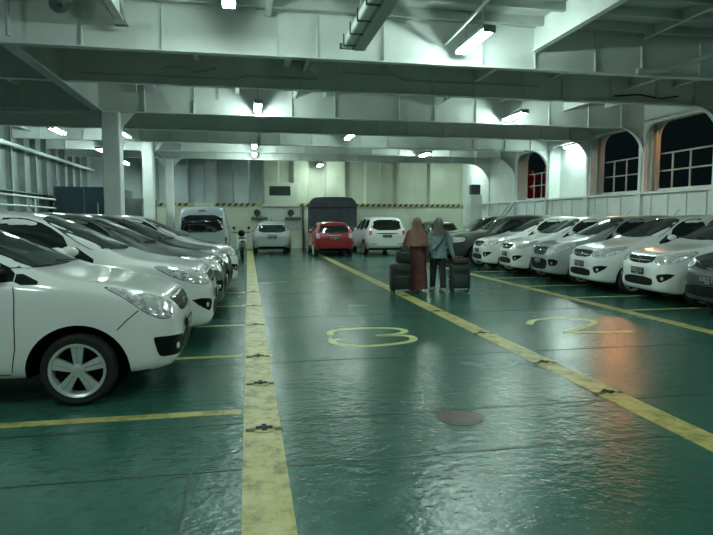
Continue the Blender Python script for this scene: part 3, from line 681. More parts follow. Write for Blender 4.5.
def car(name, label, D, paint, group, rear=False):
    L = D['L']; H2 = L / 2
    root = thing(name, label, 'car', group=group)
    me, bvh = loft(D)
    me.materials.clear(); me.materials.append(paint); me.materials.append(M['plastic'])
    R_ = D['tyre']; w2 = D['W'] / 2
    mi = []
    for p in me.polygons:
        c_ = p.center; m_ = 0
        for ax in D['axles']:
            r = math.hypot(c_.x - (H2 - ax), c_.z - R_ - .015 - D.get('archz', 0))
            if r < D['arch'] + .004 and (abs(c_.y) < w2 - .295 and abs(p.normal.y) > .8 or abs(r - D['arch']) < .006 and abs(p.normal.y) < .75): m_ = 1
        if p.normal.z < -.8 and c_.z < .4: m_ = 1
        mi.append(m_)
    me.polygons.foreach_set('material_index', mi); me.polygons.foreach_set('use_smooth', [True] * len(me.polygons)); me.set_sharp_from_angle(angle=radians(38))
    me.name = name + '_body'; body = bpy.data.objects.new('body', me); link(body, root); body['paint'] = 1
    X = lambda s: H2 - s
    # glass
    G = M['glass']
    patch(bvh, [(X(s), y_, z_) for s, y_, z_ in D['windshield']], D.get('wdir', (-.62, 0, -.78)), 'windshield', M['glass_green'], root, rnd=1, grid=.12)
    for sg in (1, -1):
        for P in D['sidewin']:
            patch(bvh, [(X(s), 0, z_) for s, z_ in P], (0, -sg, 0), 'side_window', G, root, rnd=1, grid=.12)
    if 'rearwin' in D: patch(bvh, [(X(L), y_, z_) for y_, z_ in D['rearwin']], (1, 0, D.get('rdirz', -.15)), 'rear_window', G, root, rnd=1, grid=.12)
    # wheels
    for ax in D['axles']:
        wy = w2 - .108
        wheel(root, X(ax), wy, R_, 1); wheel(root, X(ax), -wy, R_, -1)
    for sg in (1, -1):
        if 'mirror' in D:
            s, y_, z_ = D['mirror']; m_ = mirror(root, X(s), sg * y_, z_, sg, paint); m_['paint'] = 1
        for P in D.get('seams', []): seam(bvh, [(X(s), 0, z_) for s, z_ in P], (0, -sg, 0), root)
        for (s, z_) in D.get('handles', []):
            loc, no, _, _ = bvh.ray_cast(Vector((X(s), sg * 4, z_)), Vector((0, -sg, 0)))
            h = MB().box((loc.x, loc.y + sg * .012, loc.z), (.19, .03, .028), bev=.01).build('door_handle', D.get('handlemat', paint), root, smooth=50); h['paint'] = 1
    # front face
    F = (-1, 0, 0)
    def fp(poly, nm, m_, off=.005, par=root, sym=False, rnd=1, grid=.05, dr=F, lab=None):
        for sg in ((1, -1) if sym else (1,)):
            dd = (dr[0], dr[1] * sg, dr[2])
            o = patch(bvh, [(X(.15) if len(q) == 2 else X(q[2]), q[0] * sg, q[1]) for q in poly], dd, nm, m_, par, off=off, grid=grid, rnd=rnd, th=.012)
            if lab: o['label'] = lab
        return o
    if 'grille' in D:
        g = fp(D['grille'], 'grille', M['plastic'], .004)
        for sl in D.get('slats', []): fp(sl, 'grille_bar', M['chrome'], .014, g, rnd=0)
    if 'intake' in D: fp(D['intake'], 'bumper_intake', M['plastic'], .005)
    if 'fog' in D: fp(D['fog'], 'fog_light_recess', M['plastic'], .005, sym=True, dr=D.get('fogdir', F))
    if 'foglamp' in D:
        for sg in (1, -1):
            y_, z_, r_ = D['foglamp']; loc, no, _, _ = bvh.ray_cast(Vector((9, sg * y_, z_)), Vector((-1, 0, 0)))
            MB().lathe([(.001, .02), (r_ * .8, .016), (r_, .004), (r_, -.01)], 'x', 16, c=loc).build('fog_lamp', M['reflector'], root, smooth=50)
    if 'headlight' in D:
        for sg in (1, -1):
            dd = (-.72, -.69 * sg, -.05)
            h = patch(bvh, [(X(s), y_ * sg, z_) for s, y_, z_ in D['headlight']], dd, 'headlight', M['lens'], root, off=.006, grid=.04, rnd=1, th=.012)
            cc = sum((Vector((X(s), y_ * sg, z_)) for s, y_, z_ in D['headlight']), Vector()) / len(D['headlight'])
            hb = patch(bvh, [cc + (Vector((X(s), y_ * sg, z_)) - cc) * 1.045 + Vector((0, 0, .0)) for s, y_, z_ in D['headlight']], dd, 'headlight_surround', M['plastic'], h, off=.003, grid=.04, rnd=1, th=.012)
            for P in D['bulbs']:
                patch(bvh, [(X(s), y_ * sg, z_) for s, y_, z_ in P], dd, 'reflector', M['reflector'], h, off=.013, grid=.03, rnd=2, th=.008)
    if 'badge' in D:
        loc, no, _, _ = bvh.ray_cast(Vector((9, 0, D['badge'])), Vector((-1, 0, 0)))
        e = MB(); e.lathe([(.03, .0), (.038, .012), (.046, .0)], 'x', 20, c=loc + Vector((.012, 0, 0))); e.lathe([(.001, .012), (.018, .006)], 'x', 12, c=loc + Vector((.01, 0, 0))); e.build('emblem', M['chrome'], root, smooth=50)
    if 'fplate' in D:
        z_ = D['fplate']; loc, no, _, _ = bvh.ray_cast(Vector((9, 0, z_)), Vector((-1, 0, 0)))
        plate_part(root, loc.x + .022, 0, z_, 0)
    for sg in (1, -1):   # wipers
        if 'wiper' in D:
            s0, z0 = D['wiper']
            pts = []
            for tt in (0, .25, .5, .75, 1):
                yy = .45 * sg - .5 * tt * 1.0 + (0 if sg > 0 else .35); src = Vector((X(s0 - .0), yy, z0 + .5)); src = src + Vector((-.62, 0, -.78)) * -2
                loc, no, _, _ = bvh.ray_cast(Vector((X(s0 + .02 + .05 * tt), yy, 5)), Vector((0, 0, -1)))
                if loc: pts.append(loc + no * .018)
            MB().tube(pts, .009, 6).build('wiper', M['plastic'], root, smooth=50)
    # rear face
    Rr = (1, 0, 0)
    if 'tail' in D:
        for sg in (1, -1):
            h = patch(bvh, [(X(L), y_ * sg, z_) for y_, z_ in D['tail']], (.9, -.43 * sg, 0), 'tail_light', M[D.get('tailmat', 'tail')], root, off=.006, grid=.05, rnd=1, th=.012)
            patch(bvh, [(X(L), y_ * sg, z_) for y_, z_ in D['tailc']], (.9, -.43 * sg, 0), 'reversing_lens', M['tail_clear'], h, off=.013, grid=.05, rnd=1, th=.008)
    for P, m_, nm in D.get('rearbits', []):
        patch(bvh, [(X(L), y_, z_) for y_, z_ in P], Rr, nm, m_, root, off=.010, grid=.08, rnd=1, th=.014)
    if 'rplate' in D:
        z_ = D['rplate']; loc, no, _, _ = bvh.ray_cast(Vector((-9, 0, z_)), Vector((1, 0, 0)))
        plate_part(root, loc.x - .022, 0, z_, 0, front=False)
    if 'rwiper' in D:
        y0, z0, y1, z1 = D['rwiper']; pts = []
        for tt in (0, .33, .66, 1):
            loc, no, _, _ = bvh.ray_cast(Vector((-9, lerp(y0, y1, tt), lerp(z0, z1, tt))), Vector((1, 0, 0)))
            if loc: pts.append(loc + no * .02)
        MB().tube(pts, .009, 6).build('wiper', M['plastic'], root, smooth=50)
    if 'antenna' in D:
        s, z_ = D['antenna']; MB().tube([(X(s), 0, z_), (X(s + .13), 0, z_ + .17)], .006, 6).build('antenna', M['plastic'], root)
    return root
def set_paint(root, m_):
    def rec(o):
        for c_ in o.children:
            if c_.type == 'MESH' and c_.get('paint'):
                c_.material_slots[0].link = 'OBJECT'; c_.material_slots[0].material = m_
            rec(c_)
    rec(root)
def clear_props():
    for o in bpy.data.objects:
        if 'paint' in o.keys(): del o['paint']

def tail_tabs(L, zt_end, wm, wt, ws, zb, zbelt): pass
# --- compact people carrier (right row, second left car)
MPV = dict(L=4.15, W=1.64, tyre=.295, arch=.355, axles=(.76, 3.42),
 zb=[(0, .34), (.03, .27), (.1, .225), (.3, .20), (3.7, .20), (4.05, .26), (4.15, .36)],
 ws=[(0, .46), (.03, .60), (.1, .68), (.25, .75), (.5, .785), (3.8, .785), (4.05, .70), (4.15, .56)],
 wm=[(0, .44), (.012, .53), (.035, .60), (.07, .66), (.12, .71), (.19, .745), (.28, .77), (.4, .79), (.6, .81), (.9, .82), (3.6, .82), (3.95, .79), (4.08, .75), (4.12, .70), (4.15, .60)],
 zbelt=[(0, .58), (.012, .65), (.035, .70), (.07, .765), (.12, .805), (.19, .845), (.28, .88), (.4, .915), (.6, .96), (.9, .99), (1.3, 1.0), (3.4, 1.04), (4.0, 1.04), (4.1, .98), (4.15, .80)],
 wt=[(0, .36), (.035, .48), (.12, .56), (.28, .60), (.9, .68), (1.2, .66), (1.8, .60), (2.3, .585), (3.6, .565), (3.95, .56), (4.08, .60), (4.15, .50)],
 zt=[(0, .64), (.012, .715), (.035, .775), (.07, .85), (.12, .905), (.19, .945), (.28, .97), (.4, .998), (.6, 1.03), (.8, 1.058), (.95, 1.09), (1.05, 1.13), (1.9, 1.56), (2.1, 1.615), (2.5, 1.65), (3.1, 1.655), (3.6, 1.62), (3.85, 1.57), (3.95, 1.50), (4.02, 1.32), (4.09, 1.06), (4.13, .95), (4.15, .84)],
 windshield=[(1.12, .0, 1.13), (1.2, .45, 1.115), (1.36, .70, 1.07), (1.62, .635, 1.30), (1.92, .53, 1.515), (1.97, .3, 1.56), (1.98, 0, 1.575), (1.97, -.3, 1.56), (1.92, -.53, 1.515), (1.62, -.635, 1.30), (1.36, -.70, 1.07), (1.2, -.45, 1.115)],
 sidewin=[[(1.24, 1.02), (1.60, 1.02), (1.60, 1.27)], [(1.615, 1.02), (2.38, 1.035), (2.38, 1.555), (2.10, 1.555), (1.86, 1.475), (1.615, 1.30)], [(2.42, 1.035), (3.14, 1.055), (3.18, 1.525), (2.42, 1.545)], [(3.22, 1.06), (3.84, 1.11), (3.70, 1.46), (3.24, 1.52)]],
 rearwin=[(.58, 1.10), (.50, 1.47), (-.50, 1.47), (-.58, 1.10)],
 mirror=(1.53, .735, 1.165), seams=[[(1.42, .98), (1.44, .55), (1.38, .27)], [(2.40, 1.0), (2.40, .27)], [(3.12, 1.0), (3.10, .66), (3.02, .5)], [(1.42, .27), (2.96, .27)]],
 handles=[(2.25, .92), (3.0, .93)],
 grille=[(.42, .895), (.36, .74), (-.36, .74), (-.42, .895)],
 slats=[[(.40, .885), (.39, .865), (-.39, .865), (-.40, .885)], [(.35, .80), (.35, .79), (-.35, .79), (-.35, .80)]],
 badge=.80, fplate=.60,
 intake=[(.42, .50), (.47, .40), (.38, .345), (-.38, .345), (-.47, .40), (-.42, .50)],
 fog=[(.52, .56), (.765, .60), (.72, .49), (.60, .41)], foglamp=(.64, .50, .032),
 headlight=[(.06, .40, 0.830), (.10, .46, 0.750), (.22, .66, 0.755), (.40, .79, 0.840), (.62, .80, 0.975), (.50, .76, 0.985), (.22, .62, 0.925), (.10, .48, 0.895)],
 bulbs=[[(.12, .47, 0.870), (.12, .47, 0.790), (.15, .56, 0.790), (.15, .56, 0.870)], [(.20, .62, 0.890), (.20, .62, 0.800), (.28, .71, 0.830), (.28, .71, 0.910)], [(.42, .77, 0.940), (.46, .79, 0.900), (.56, .795, 0.965), (.5, .77, 0.965)]],
 wiper=(1.10, 1.0),
 tail=[(.76, 1.02), (.74, .72), (.60, .74), (.60, 1.0)], tailc=[(.72, .82), (.72, .75), (.63, .76), (.63, .83)],
 rearbits=[([(.55, .46), (.55, .38), (-.55, .38), (-.55, .46)], M['plastic'], 'bumper_insert'), ([(.36, .90), (.36, .865), (-.36, .865), (-.36, .90)], M['chrome'], 'garnish_strip')],
 rplate=.76, antenna=(3.5, 1.63))
# --- long-nosed people carrier (nearest left car)
def mod(base, **kw): d = dict(base); d.update(kw); return d
NEAR = mod(MPV, L=4.25, W=1.68, tyre=.30, arch=.405, archz=-.045, axles=(.79, 3.53),
 zb=[(0, .36), (.03, .29), (.1, .24), (.3, .21), (3.8, .21), (4.15, .26), (4.25, .36)],
 ws=[(0, .46), (.03, .61), (.1, .70), (.25, .765), (.5, .80), (3.9, .80), (4.15, .72), (4.25, .56)],
 wm=[(0, .44), (.012, .54), (.035, .62), (.07, .68), (.12, .725), (.19, .76), (.28, .785), (.4, .805), (.6, .815), (.9, .835), (3.7, .835), (4.05, .81), (4.18, .77), (4.22, .72), (4.25, .60)],
 zbelt=[(0, .53), (.012, .60), (.035, .66), (.07, .705), (.12, .75), (.19, .79), (.28, .825), (.4, .865), (.6, .925), (.9, .985), (1.3, 1.01), (3.4, 1.06), (4.1, 1.06), (4.2, 1.0), (4.25, .82)],
 wt=[(0, .30), (.035, .42), (.12, .52), (.28, .59), (.9, .69), (1.2, .67), (1.8, .61), (2.3, .60), (3.7, .575), (4.05, .57), (4.18, .61), (4.25, .50)],
 zt=[(0, .62), (.012, .695), (.035, .76), (.07, .815), (.12, .865), (.19, .895), (.28, .925), (.4, .955), (.6, 1.0), (.8, 1.04), (.98, 1.075), (1.12, 1.125), (1.5, 1.315), (2.1, 1.58), (2.35, 1.645), (2.6, 1.68), (3.2, 1.685), (3.7, 1.65), (3.95, 1.60), (4.05, 1.53), (4.12, 1.34), (4.19, 1.08), (4.23, .96), (4.25, .84)],
 windshield=[(1.09, .0, 1.125), (1.13, .45, 1.11), (1.25, .72, 1.06), (1.62, .665, 1.28), (2.12, .55, 1.515), (2.18, .3, 1.56), (2.2, 0, 1.585), (2.18, -.3, 1.56), (2.12, -.55, 1.515), (1.62, -.665, 1.28), (1.25, -.72, 1.06), (1.13, -.45, 1.11)],
 sidewin=[[(1.03, 1.01), (1.245, 1.115), (1.245, 1.01)], [(1.255, 1.015), (2.42, 1.04), (2.42, 1.55), (2.26, 1.54), (1.9, 1.43), (1.5, 1.24), (1.255, 1.12)], [(2.5, 1.06), (3.22, 1.08), (3.26, 1.52), (2.5, 1.53)], [(3.32, 1.09), (3.9, 1.14), (3.78, 1.46), (3.34, 1.51)]],
 mirror=(1.38, .80, 1.17), seams=[[(1.25, 1.0), (1.24, .90), (1.25, .5), (1.29, .30)], [(2.46, 1.0), (2.46, .27)], [(3.25, 1.0), (3.2, .66), (3.1, .55)], [(1.30, .28), (3.1, .28)], [(.48, .62), (.40, .70), (.31, .775)]],
 handles=[(2.3, .93), (3.1, .95)],
 grille=[(.44, .845), (.42, .80), (.30, .69), (-.30, .69), (-.42, .80), (-.44, .845)],
 slats=[[(.43, .838), (.42, .82), (-.42, .82), (-.43, .838)], [(.36, .765), (.36, .755), (-.36, .755), (-.36, .765)]],
 badge=.77, fplate=.55,
 intake=[(.30, .50), (.36, .40), (.30, .33), (-.30, .33), (-.36, .40), (-.30, .50)],
 fog=[(.34, .50, .01), (.58, .53, .06), (.745, .545, .19), (.755, .53, .205), (.73, .38, .175), (.70, .365, .14), (.40, .35, .02)], fogdir=(-.8, -.6, 0), foglamp=(.58, .43, .03),
 headlight=[(.05, .50, .775), (.10, .58, .70), (.17, .68, .685), (.26, .755, .75), (.34, .79, .84), (.46, .815, .965), (.42, .80, .975), (.30, .74, .935), (.17, .64, .885), (.09, .55, .83)],
 bulbs=[[(.10, .56, .80), (.11, .58, .735), (.15, .65, .73), (.15, .65, .81)], [(.18, .67, .86), (.18, .69, .75), (.26, .745, .78), (.25, .74, .88)], [(.28, .745, .905), (.30, .765, .84), (.34, .785, .86), (.34, .785, .915)], [(.37, .79, .945), (.37, .79, .925), (.43, .81, .96), (.41, .805, .965)]],
 wiper=(1.08, 1.0), antenna=(3.6, 1.66))
# --- dark sport people carrier (nearest right car) and silver one
DARK = mod(MPV, grille=[(.42, .90), (.38, .76), (-.38, .76), (-.42, .90)],
 slats=[[(.42, .885), (.14, .79), (.0, .775), (-.14, .79), (-.42, .885), (-.42, .865), (0, .755), (.42, .865)]],
 intake=[(.56, .50), (.60, .40), (.5, .33), (-.5, .33), (-.60, .40), (-.56, .50)], fplate=.60,
 fog=[(.62, .62), (.74, .62), (.74, .42), (.66, .40)])
SILV = mod(MPV, grille=[(.34, .90), (.40, .78), (.30, .68), (-.30, .68), (-.40, .78), (-.34, .90)],
 intake=[(.42, .60), (.50, .50), (.42, .33), (-.42, .33), (-.50, .50), (-.42, .60)], fplate=.54,
 fog=[(.52, .60), (.74, .60), (.72, .44), (.58, .43)],
 bulbs=[[(.12, .47, .84), (.12, .47, .74), (.18, .60, .74), (.18, .60, .85)], [(.24, .66, .87), (.24, .66, .77), (.34, .75, .80), (.34, .75, .89)]])
# --- small hatchback seen from behind
HATCH = mod(MPV, L=3.65, W=1.68, tyre=.285, arch=.34, axles=(.72, 3.07),
 zb=[(0, .34), (.03, .27), (.1, .225), (.3, .20), (3.2, .20), (3.52, .27), (3.65, .38)],
 ws=[(0, .46), (.03, .60), (.1, .70), (.25, .77), (.5, .80), (3.3, .80), (3.55, .75), (3.65, .62)],
 wm=[(0, .44), (.035, .62), (.12, .73), (.28, .79), (.6, .83), (.9, .84), (3.2, .84), (3.5, .82), (3.58, .79), (3.62, .75), (3.65, .66)],
 zbelt=[(0, .58), (.035, .70), (.12, .78), (.28, .845), (.6, .925), (.9, .95), (1.3, .96), (3.2, 1.0), (3.5, .99), (3.6, .92), (3.65, .78)],
 wt=[(0, .36), (.035, .48), (.12, .56), (.28, .62), (.9, .70), (1.2, .67), (1.8, .60), (3.0, .57), (3.4, .57), (3.55, .64), (3.65, .54)],
 zt=[(0, .64), (.035, .775), (.12, .87), (.28, .93), (.6, .98), (.95, 1.05), (1.8, 1.42), (2.1, 1.475), (2.6, 1.49), (3.1, 1.46), (3.3, 1.435), (3.41, 1.39), (3.50, 1.22), (3.58, 1.02), (3.62, .90), (3.65, .82)],
 windshield=[(1.08, .0, 1.10), (1.16, .45, 1.08), (1.3, .68, 1.04), (1.78, .53, 1.36), (1.86, 0, 1.43), (1.78, -.53, 1.36), (1.3, -.68, 1.04), (1.16, -.45, 1.08)],
 sidewin=[[(1.45, 1.0), (2.15, 1.02), (2.15, 1.37), (1.95, 1.35)], [(2.22, 1.02), (2.85, 1.04), (2.8, 1.36), (2.22, 1.37)], [(2.92, 1.06), (3.2, 1.10), (3.02, 1.28), (2.9, 1.32)]],
 rearwin=[(.70, .985), (.60, 1.40), (.2, 1.425), (-.2, 1.425), (-.60, 1.40), (-.70, .985)],
 mirror=(1.5, .76, 1.03), seams=[[(1.35, .9), (1.37, .27)], [(2.18, .9), (2.18, .27)]], handles=[(2.05, .87), (2.8, .88)],
 tail=[(.80, 1.0), (.79, .76), (.60, .78), (.62, .98)], tailc=[(.74, .86), (.74, .80), (.64, .80), (.65, .87)],
 rearbits=[([(.60, .36), (.60, .30), (-.60, .30), (-.60, .36)], M['plastic'], 'bumper_insert'), ([(.30, .90), (.30, .87), (-.30, .87), (-.30, .90)], M['chrome'], 'garnish_strip')],
 tailmat='tail_clear', rplate=.78, antenna=(3.0, 1.46), rwiper=(0, 1.06, -.32, 1.12))
# --- large people carrier seen from behind
BIG = mod(MPV, L=4.5, W=1.76, tyre=.31, arch=.37, axles=(.82, 3.57),
 zb=[(0, .34), (.03, .27), (.1, .225), (.3, .21), (4.0, .21), (4.38, .30), (4.5, .42)],
 ws=[(0, .46), (.03, .60), (.1, .70), (.25, .79), (.5, .84), (4.2, .84), (4.42, .80), (4.5, .70)],
 wm=[(0, .44), (.035, .64), (.12, .75), (.28, .82), (.6, .86), (.9, .88), (4.1, .88), (4.35, .86), (4.44, .83), (4.48, .79), (4.5, .72)],
 zbelt=[(0, .6), (.035, .74), (.12, .82), (.28, .88), (.6, .95), (.9, .98), (1.3, 1.0), (4.0, 1.08), (4.35, 1.06), (4.45, 1.0), (4.5, .8)],
 wt=[(0, .36), (.035, .5), (.12, .58), (.28, .64), (.9, .72), (1.2, .70), (1.8, .66), (3.8, .64), (4.3, .63), (4.42, .68), (4.5, .6)],
 zt=[(0, .68), (.035, .80), (.12, .90), (.28, .96), (.6, 1.01), (.95, 1.08), (1.95, 1.60), (2.2, 1.67), (2.6, 1.70), (3.6, 1.70), (4.1, 1.67), (4.25, 1.61), (4.32, 1.50), (4.4, 1.22), (4.45, 1.06), (4.48, .96), (4.5, .88)],
 windshield=[(1.12, .0, 1.15), (1.22, .45, 1.13), (1.4, .72, 1.08), (1.94, .60, 1.53), (2.0, 0, 1.61), (1.94, -.60, 1.53), (1.4, -.72, 1.08), (1.22, -.45, 1.13)],
 sidewin=[[(1.5, 1.04), (2.45, 1.07), (2.45, 1.56), (2.15, 1.54)], [(2.52, 1.07), (3.35, 1.1), (3.38, 1.56), (2.52, 1.57)], [(3.45, 1.12), (4.15, 1.15), (4.08, 1.52), (3.45, 1.56)]],
 rearwin=[(.70, 1.10), (.64, 1.58), (-.64, 1.58), (-.70, 1.10)],
 mirror=(1.62, .80, 1.10), seams=[[(1.5, .95), (1.5, .27)], [(2.48, .95), (2.48, .27)], [(3.4, .95), (3.3, .6)]], handles=[(2.35, .94), (3.2, .95)],
 tail=[(.84, 1.10), (.84, .86), (.68, .88), (.68, 1.06)], tailc=[(.79, .95), (.79, .90), (.70, .90), (.70, .95)],
 rearbits=[([(.48, .97), (.48, .93), (-.48, .93), (-.48, .97)], M['glass'], 'garnish_strip'), ([(.7, .52), (.7, .49), (.45, .49), (.45, .52)], M['tail'], 'bumper_reflector'), ([(-.7, .52), (-.7, .49), (-.45, .49), (-.45, .52)], M['tail'], 'bumper_reflector')],
 rplate=.84, antenna=(4.0, 1.66), rwiper=(.3, 1.15, -.1, 1.2))
# --- high-roof van seen from behind
VAN = mod(MPV, L=4.6, W=1.74, tyre=.33, arch=.39, axles=(.95, 3.55),
 zb=[(0, .4), (.03, .32), (.1, .27), (.3, .25), (4.2, .25), (4.5, .32), (4.6, .40)],
 ws=[(0, .55), (.03, .66), (.1, .75), (.25, .82), (4.4, .83), (4.54, .80), (4.6, .74)],
 wm=[(0, .55), (.035, .70), (.12, .78), (.28, .83), (.6, .86), (.9, .87), (4.35, .87), (4.5, .855), (4.57, .83), (4.6, .77)],
 zbelt=[(0, .62), (.035, .78), (.12, .9), (.28, 1.0), (.6, 1.10), (4.3, 1.13), (4.55, 1.12), (4.6, 1.0)],
 wt=[(0, .45), (.035, .55), (.12, .65), (.28, .70), (.6, .72), (1.2, .73), (4.2, .73), (4.5, .72), (4.57, .70), (4.6, .60)],
 zt=[(0, .72), (.035, .9), (.12, 1.05), (.28, 1.2), (.5, 1.32), (1.2, 1.86), (1.6, 1.98), (2.2, 2.03), (4.0, 2.03), (4.3, 2.01), (4.42, 1.96), (4.5, 1.86), (4.56, 1.72), (4.6, 1.50)],
 shoulder=.985,
 windshield=[(.55, .0, 1.28), (.55, .6, 1.26), (1.15, .58, 1.74), (1.2, 0, 1.82), (1.15, -.58, 1.74), (.55, -.6, 1.26)], wdir=(-.8, 0, -.6),
 sidewin=[[(.8, 1.2), (1.7, 1.2), (1.7, 1.72), (1.25, 1.70)], [(1.8, 1.2), (3.0, 1.2), (3.0, 1.74), (1.8, 1.74)], [(3.1, 1.2), (4.3, 1.2), (4.25, 1.74), (3.1, 1.74)]],
 rearwin=[(.80, 1.10), (.76, 1.70), (-.76, 1.70), (-.80, 1.10)], rdirz=0,
 mirror=(.75, .74, 1.25), seams=[[(.75, 1.1), (.75, .35)], [(1.75, 1.1), (1.75, .35)], [(3.05, 1.1), (3.05, .35)]], handles=[(1.6, 1.0), (2.9, 1.0)],
 tail=[(.84, .95), (.84, .66), (.76, .66), (.76, .95)], tailc=[(.82, .80), (.82, .74), (.77, .74), (.77, .80)],
 rearbits=[([(.13, 1.865), (.12, 1.825), (-.12, 1.825), (-.13, 1.865)], M['tail'], 'brake_light'), ([(.3, .82), (.3, .78), (-.3, .78), (-.3, .82)], M['chrome'], 'garnish_strip')],
 rplate=.62, antenna=(1.0, 1.8), rwiper=(.25, 1.17, -.2, 1.22))
# --- boxy dark four-wheel drive
SUV = mod(MPV, L=4.3, W=1.78, tyre=.35, arch=.42, axles=(.85, 3.4),
 zb=[(0, .42), (.05, .36), (.2, .32), (4.0, .32), (4.3, .42)],
 ws=[(0, .62), (.035, .72), (.12, .78), (.28, .82), (4.1, .83), (4.3, .74)],
 wm=[(0, .66), (.035, .76), (.12, .82), (.28, .86), (.6, .88), (4.1, .89), (4.25, .86), (4.3, .80)],
 zbelt=[(0, .86), (.035, .95), (.12, .99), (.28, 1.02), (.6, 1.04), (1.3, 1.06), (4.1, 1.08), (4.25, 1.05), (4.3, .95)],
 wt=[(0, .60), (.035, .68), (.12, .72), (.6, .76), (1.25, .76), (1.8, .70), (4.1, .68), (4.3, .62)],
 zt=[(0, .93), (.035, 1.02), (.12, 1.065), (.28, 1.09), (.6, 1.115), (1.1, 1.14), (1.25, 1.20), (1.75, 1.58), (1.95, 1.66), (2.4, 1.70), (3.8, 1.69), (4.1, 1.64), (4.2, 1.5), (4.26, 1.2), (4.3, 1.0)],
 windshield=[(1.22, .0, 1.20), (1.24, .6, 1.18), (1.32, .73, 1.15), (1.76, .64, 1.54), (1.80, 0, 1.60), (1.76, -.64, 1.54), (1.32, -.73, 1.15), (1.24, -.6, 1.18)],
 sidewin=[[(1.5, 1.12), (2.35, 1.12), (2.35, 1.56), (1.85, 1.54)], [(2.43, 1.12), (3.15, 1.12), (3.15, 1.57), (2.43, 1.56)], [(3.22, 1.13), (4.0, 1.14), (3.98, 1.53), (3.22, 1.56)]],
 rearwin=[(.66, 1.15), (.60, 1.55), (-.60, 1.55), (-.66, 1.15)],
 mirror=(1.5, .82, 1.17), grille=[(.50, .96), (.48, .76), (-.48, .76), (-.50, .96)],
 slats=[[(.48, .93), (.48, .90), (-.48, .90), (-.48, .93)], [(.48, .87), (.48, .845), (-.48, .845), (-.48, .87)], [(.48, .81), (.48, .785), (-.48, .785), (-.48, .81)]], badge=.87, fplate=.6,
 intake=[(.5, .54), (.5, .44), (-.5, .44), (-.5, .54)], fog=[(.60, .60), (.76, .60), (.76, .48), (.62, .48)], foglamp=(.68, .54, .04),
 headlight=[(.03, .55, .95), (.03, .55, .78), (.12, .78, .79), (.35, .86, .84), (.35, .86, .96), (.12, .80, .96)],
 bulbs=[[(.05, .59, .92), (.05, .59, .81), (.1, .70, .81), (.1, .70, .92)], [(.15, .76, .93), (.15, .76, .83), (.25, .83, .85), (.25, .83, .93)]],
 wiper=(1.24, 1.1), antenna=(1.3, 1.2), seams=[[(1.4, 1.05), (1.42, .38)], [(2.39, 1.05), (2.39, .38)], [(3.18, 1.05), (3.1, .75)]], handles=[(2.25, .98), (3.05, .99)])

RA = pi - radians(6)
def nose(L, x, y): return (x + cos(radians(6)) * L / 2, y - sin(radians(6)) * L / 2)
def put(o, x, y, rz): o.location = (x, y, 0); o.rotation_euler = (0, 0, rz)
GL, GR, GB = 'cars of the left row', 'cars of the right row', 'cars parked by the far bulkhead'
def clone(o, paint, label, group, x, y, rz):
    c_ = copy_tree(o); put(c_, x, y, rz); set_paint(c_, paint); tag(c_, label, 'car', group); return c_
near = car('parked_car', 'nearest white car on the left, its alloy front wheel in full view', NEAR, M['white_paint'], GL); put(near, -.595 - 4.25 / 2, 5.83, 0)
mpv = car('parked_car', 'white car on the left directly behind the nearest white one', MPV, M['white_paint'], GL); put(mpv, -.43 - 4.15 / 2, 7.88, 0)
silv = car('parked_car', 'mid grey car third from the camera in the left row', SILV, M['mid_grey_paint'], GL); put(silv, -.37 - 4.15 / 2, 9.82, 0)
clone(silv, M['grey_paint'], 'dark grey car fourth from the camera in the left row', GL, -.32 - 4.15 / 2, 11.65, 0)
clone(mpv, M['white_paint'], 'white car at the far end of the left row, just before the silver van', GL, -.20 - 4.15 / 2, 13.45, 0)
dark = car('parked_car', 'dark grey car cut off by the right edge of the photo', DARK, M['grey_paint'], GR); put(dark, *nose(4.15, 7.0, 7.76), RA)
NX = 7.0 + 4.15 / 2
clone(mpv, M['white_paint'], 'nearest white car in the right row, beside the cut-off dark grey car', GR, *nose(4.15, 7.15, 9.62), RA)
clone(mpv, M['white_paint'], 'white car in the right row, second white one from the right edge', GR, *nose(4.15, 7.12, 11.5), RA)
clone(silv, M['silver_paint'], 'silver car in the right row standing between white cars', GR, *nose(4.15, 7.12, 13.34), RA)
clone(mpv, M['white_paint'], 'white car in the right row just beyond the silver one', GR, *nose(4.15, 7.08, 15.18), RA)
clone(mpv, M['white_paint'], 'farthest white car of the right row, beside the dark four-wheel drive', GR, *nose(4.15, 7.0, 16.98), RA)
suv = car('parked_car', 'boxy dark grey four-wheel drive in the right row behind the farthest white car', SUV, M['grey_paint'], GR); put(suv, *nose(4.3, 6.75, 18.95), RA)
clone(suv, M['black_paint'], 'black four-wheel drive at the far end of the right row', GR, *nose(4.3, 6.95, 21.1), RA)
hatch = car('parked_car', 'silver hatchback seen from behind, left of centre by the far wall', HATCH, M['silver_paint'], GB); put(hatch, 1.08, 25.9 + 1.83, pi / 2)
clone(hatch, M['red_paint'], 'red hatchback seen from behind in front of the tarpaulin truck', GB, 3.54, 23.75 + 1.83, pi / 2)
clone(hatch, M['black_paint'], 'dark hatchback seen from behind, beyond the two walkers', GB, 9.15, 26.2 + 1.83, pi / 2)
big = car('parked_car', 'large white people carrier seen from behind, right of the red hatchback', BIG, M['white_paint'], GB); put(big, 5.92, 24.3 + 2.25, pi / 2)
van = car('parked_van', 'pale silver high-roof van seen from behind, beyond the left row', VAN, M['blue_silver'], GB); van['category'] = 'van'; put(van, -1.53, 20.7 + 2.3, pi / 2)

